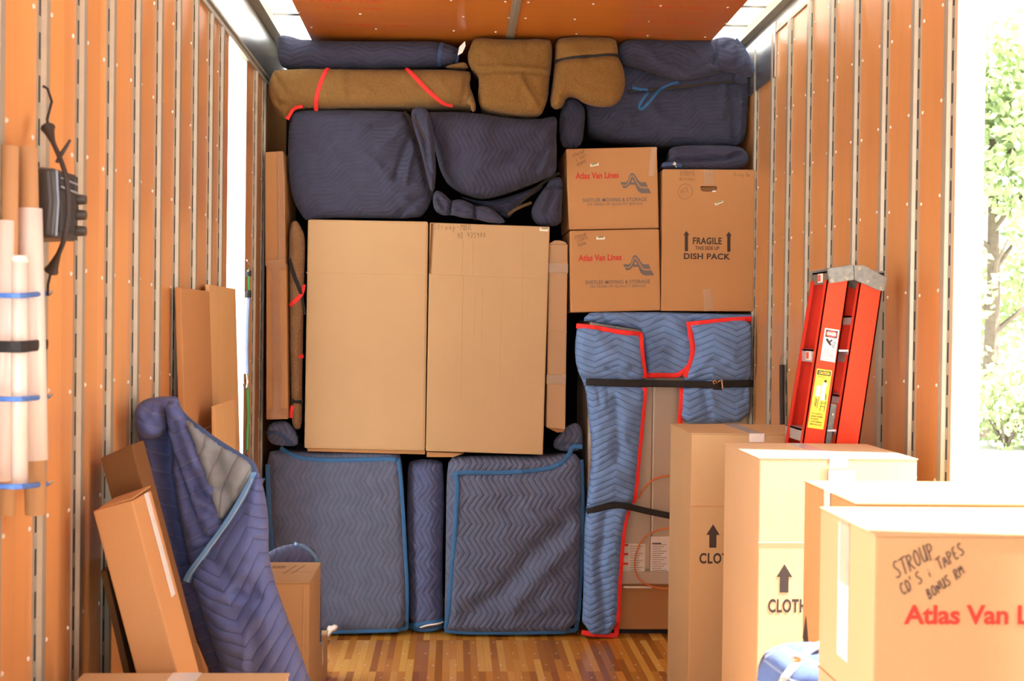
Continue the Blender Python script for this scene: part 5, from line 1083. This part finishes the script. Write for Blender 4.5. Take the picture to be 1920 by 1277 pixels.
def crossbar(name, l, r, py, h, d0=.03, wx=1.0, material='tread', thick=.028):
    a_, b_ = RP(*ext(*l, py)), RP(*ext(*r, py)); a2, b2_ = RP(*ext(*l, py), 1), RP(*ext(*r, py), 1)
    m = MB(); z = np.array((0, 0, h)); g = np.array((0, .006, 0))
    a_, b_, a2, b2_ = a_+g, a_*(1-wx)+b_*wx+g, a2-g, a2*(1-wx)+b2_*wx-g
    m.hexa([a_-z*0-np.array((0, 0, .006)), b_-np.array((0, 0, .006)), b2_-np.array((0, 0, .006)), a2-np.array((0, 0, .006)), a_, b_, b2_, a2])
    f = np.array((.004, 0, 0)); m.hexa([a_-z, a_+f-z, a2+f-z, a2-z, a_, a_+f, a2+f, a2])
    m.hexa([b_-z, b_+f-z, b2_+f-z, b2_-z, b_, b_+f, b2_+f, b2_])
    o = part(t, name, m, material); return a_, a2
sx = crossbar('top_cap', fl, rr_, 508, .042, material='cast')
for k, py in enumerate((656, 806, 956, 1106, 1256, 1406)): 
    q0 = crossbar('step', fl, (rl[0], rl[1]), py, .042, wx=.98)
    if k == 0: s1 = q0
for py in (592, 742, 892, 1042, 1192): crossbar('rear_bar', rl, rr_, py, .03, wx=.5)
def sticker_x(a_, a2, u0, u1, v0, v1, ma):
    mk = lambda u, v: a_*(1-u)+a2*u+np.array((-.0012, 0, -v)); return MB().prism([mk(u0, v0), mk(u1, v0), mk(u1, v1), mk(u0, v1)], (-.0006, 0, 0)), ma
for (a_, a2), u in ((sx, .45), (s1, .4)):
    o = part(t, 'maker_sticker', *sticker_x(a_, a2, u-.16, u+.16, .006, .036, 'lab_w')); part(t, 'sticker_emblem', *[sticker_x(a_-np.array((.0008, 0, 0)), a2-np.array((.0008, 0, 0)), u-.02, u+.13, .01, .032, 'lab_r')[i] for i in (0, 1)])
def on_rail(poly, lift): return MB().prism([RP(*k)+np.array((0, -lift, 0)) for k in poly], (0, -.0005, 0))
lw = part(t, 'danger_label', on_rail([(1547, 615), (1573.5, 619), (1565, 679.5), (1538, 675)], .0003), 'lab_w')
lerp = lambda A, B, u: (A[0]+(B[0]-A[0])*u, A[1]+(B[1]-A[1])*u)
def quad(c, u, v): return lerp(lerp(c[0], c[1], u), lerp(c[3], c[2], u), v)
def sub(c, u0, u1, v0, v1): return [quad(c, u0, v0), quad(c, u1, v0), quad(c, u1, v1), quad(c, u0, v1)]
C1 = [(1547, 615), (1573.5, 619), (1565, 679.5), (1538, 675)]; C2 = [(1532, 691), (1560, 695), (1543.5, 805.5), (1514, 801.5)]
part(t, 'danger_header', on_rail(sub(C1, .08, .92, .04, .27), .001), 'ink')
el = [quad(C1, .5+.4*math.cos(a_), .155+.10*math.sin(a_)) for a_ in np.linspace(0, 6.28, 25)[:-1]]
part(t, 'danger_ellipse', on_rail(el, .0016), 'lab_r')
def label_text(c, s_, u0, u1, v0, v1, lift):
    o_, e_, up_ = RP(*quad(c, u0, v1)), RP(*quad(c, u1, v1)), RP(*quad(c, u0, v0)); g = np.array((0, -lift, 0))
    return text_mb(s_, o_+g, e_-o_, up_-o_, np.linalg.norm(e_-o_), np.linalg.norm(up_-o_), .02, .0004)
part(t, 'danger_word', label_text(C1, 'DANGER', .2, .8, .10, .205, .0022), 'lab_w')
m = MB()
for v_, s_ in ((.62, 'FAILURE TO READ'), (.68, 'AND FOLLOW'), (.74, 'INSTRUCTIONS ON'), (.80, 'THIS LADDER MAY'), (.86, 'RESULT IN INJURIES'), (.92, 'OR DEATH')):
    q = label_text(C1, s_, .12, .88 if len(s_) > 10 else .7, v_, v_+.042, .001); m.add(q.v, q.f)
part(t, 'label_text_lines', m, 'ink')
fig = lambda c, pts, w: MB().strap([RP(*quad(c, u, v))+np.array((0, -.0012, 0)) for u, v in pts], w, .0004)
m = MB()
for pts, w in (([(.2, .32), (.4, .42), (.5, .47)], .009), ([(.36, .45), (.5, .38), (.62, .33)], .006), ([(.45, .46), (.6, .5)], .006), ([(.72, .33), (.66, .58)], .002), ([(.86, .34), (.8, .58)], .002), ([(.7, .4), (.84, .41)], .002), ([(.68, .48), (.82, .49)], .002), ([(.67, .54), (.81, .55)], .002)): q = fig(C1, pts, w); m.add(q.v, q.f)
part(t, 'falling_figure', m, 'ink')
part(t, 'caution_label', on_rail(C2, .0003), 'yellow'); part(t, 'caution_header', on_rail(sub(C2, .05, .95, .02, .10), .001), 'ink')
part(t, 'caution_word', label_text(C2, 'CAUTION', .14, .86, .035, .085, .0018), 'yellow')
m = MB()
for pts, w in (([(.3, .28), (.3, .46)], .014), ([(.66, .22), (.62, .38), (.66, .52)], .014)): q = fig(C2, pts, w); m.add(q.v, q.f)
part(t, 'climbing_figure', m, 'lab_w')
m = MB()
for pts, w in (([(.22, .46), (.2, .62)], .002), ([(.4, .46), (.38, .66)], .002), ([(.62, .52), (.6, .70)], .002), ([(.9, .52), (.86, .70)], .002), ([(.62, .56), (.88, .56)], .002), ([(.61, .62), (.87, .62)], .002), ([(.3, .5), (.27, .64)], .003), ([(.82, .40), (.88, .48), (.8, .5)], .003)): q = fig(C2, pts, w); m.add(q.v, q.f)
q = MB().ball(RP(*quad(C2, .68, .19))+np.array((0, -.0012, 0)), (.005, .0006, .005)); m.add(q.v, q.f)
for v_, s_ in ((.115, 'AVOID FALLS'), (.74, 'SET UP LADDER FULLY'), (.785, 'KEEP BODY CENTERED'), (.83, 'FACE LADDER'), (.875, 'DO NOT OVERREACH'), (.92, 'NEVER STAND ON TOP')):
    q = label_text(C2, s_, .1, .85 if len(s_) > 12 else .6, v_, v_+.026, .001); m.add(q.v, q.f)
part(t, 'label_text_lines', m, 'ink')
sp_ = part(t, 'spreader_bar', MB().prism([RP(*k)+np.array((0, .02, 0)) for k in ((1561, 757), (1573, 760), (1560, 835), (1546, 835))], (0, .004, 0)), 'cast')
part(t, 'rivet', MB().disc(RP(1564, 778)+np.array((0, .0185, 0)), .006, (0, -1, 0), .003, 12), 'steel')
# dark elastic cord on the right wall beyond the ladder
t = thing('bungee_cord', 'dark elastic cord hanging on the right wall, left of the red ladder', 'bungee', tuple(atX(1467, 740, XR-.03)))
part(t, 'cord', MB().tube([atX(x, y, XR-.025) for x, y in ((1466, 684), (1466, 740), (1467, 800))], .012), 'rubber')
part(t, 'hook', MB().tube([atX(x, y, XR-.025) for x, y in ((1467, 686), (1463, 680), (1465, 668), (1470, 662))], .003), 'steel')
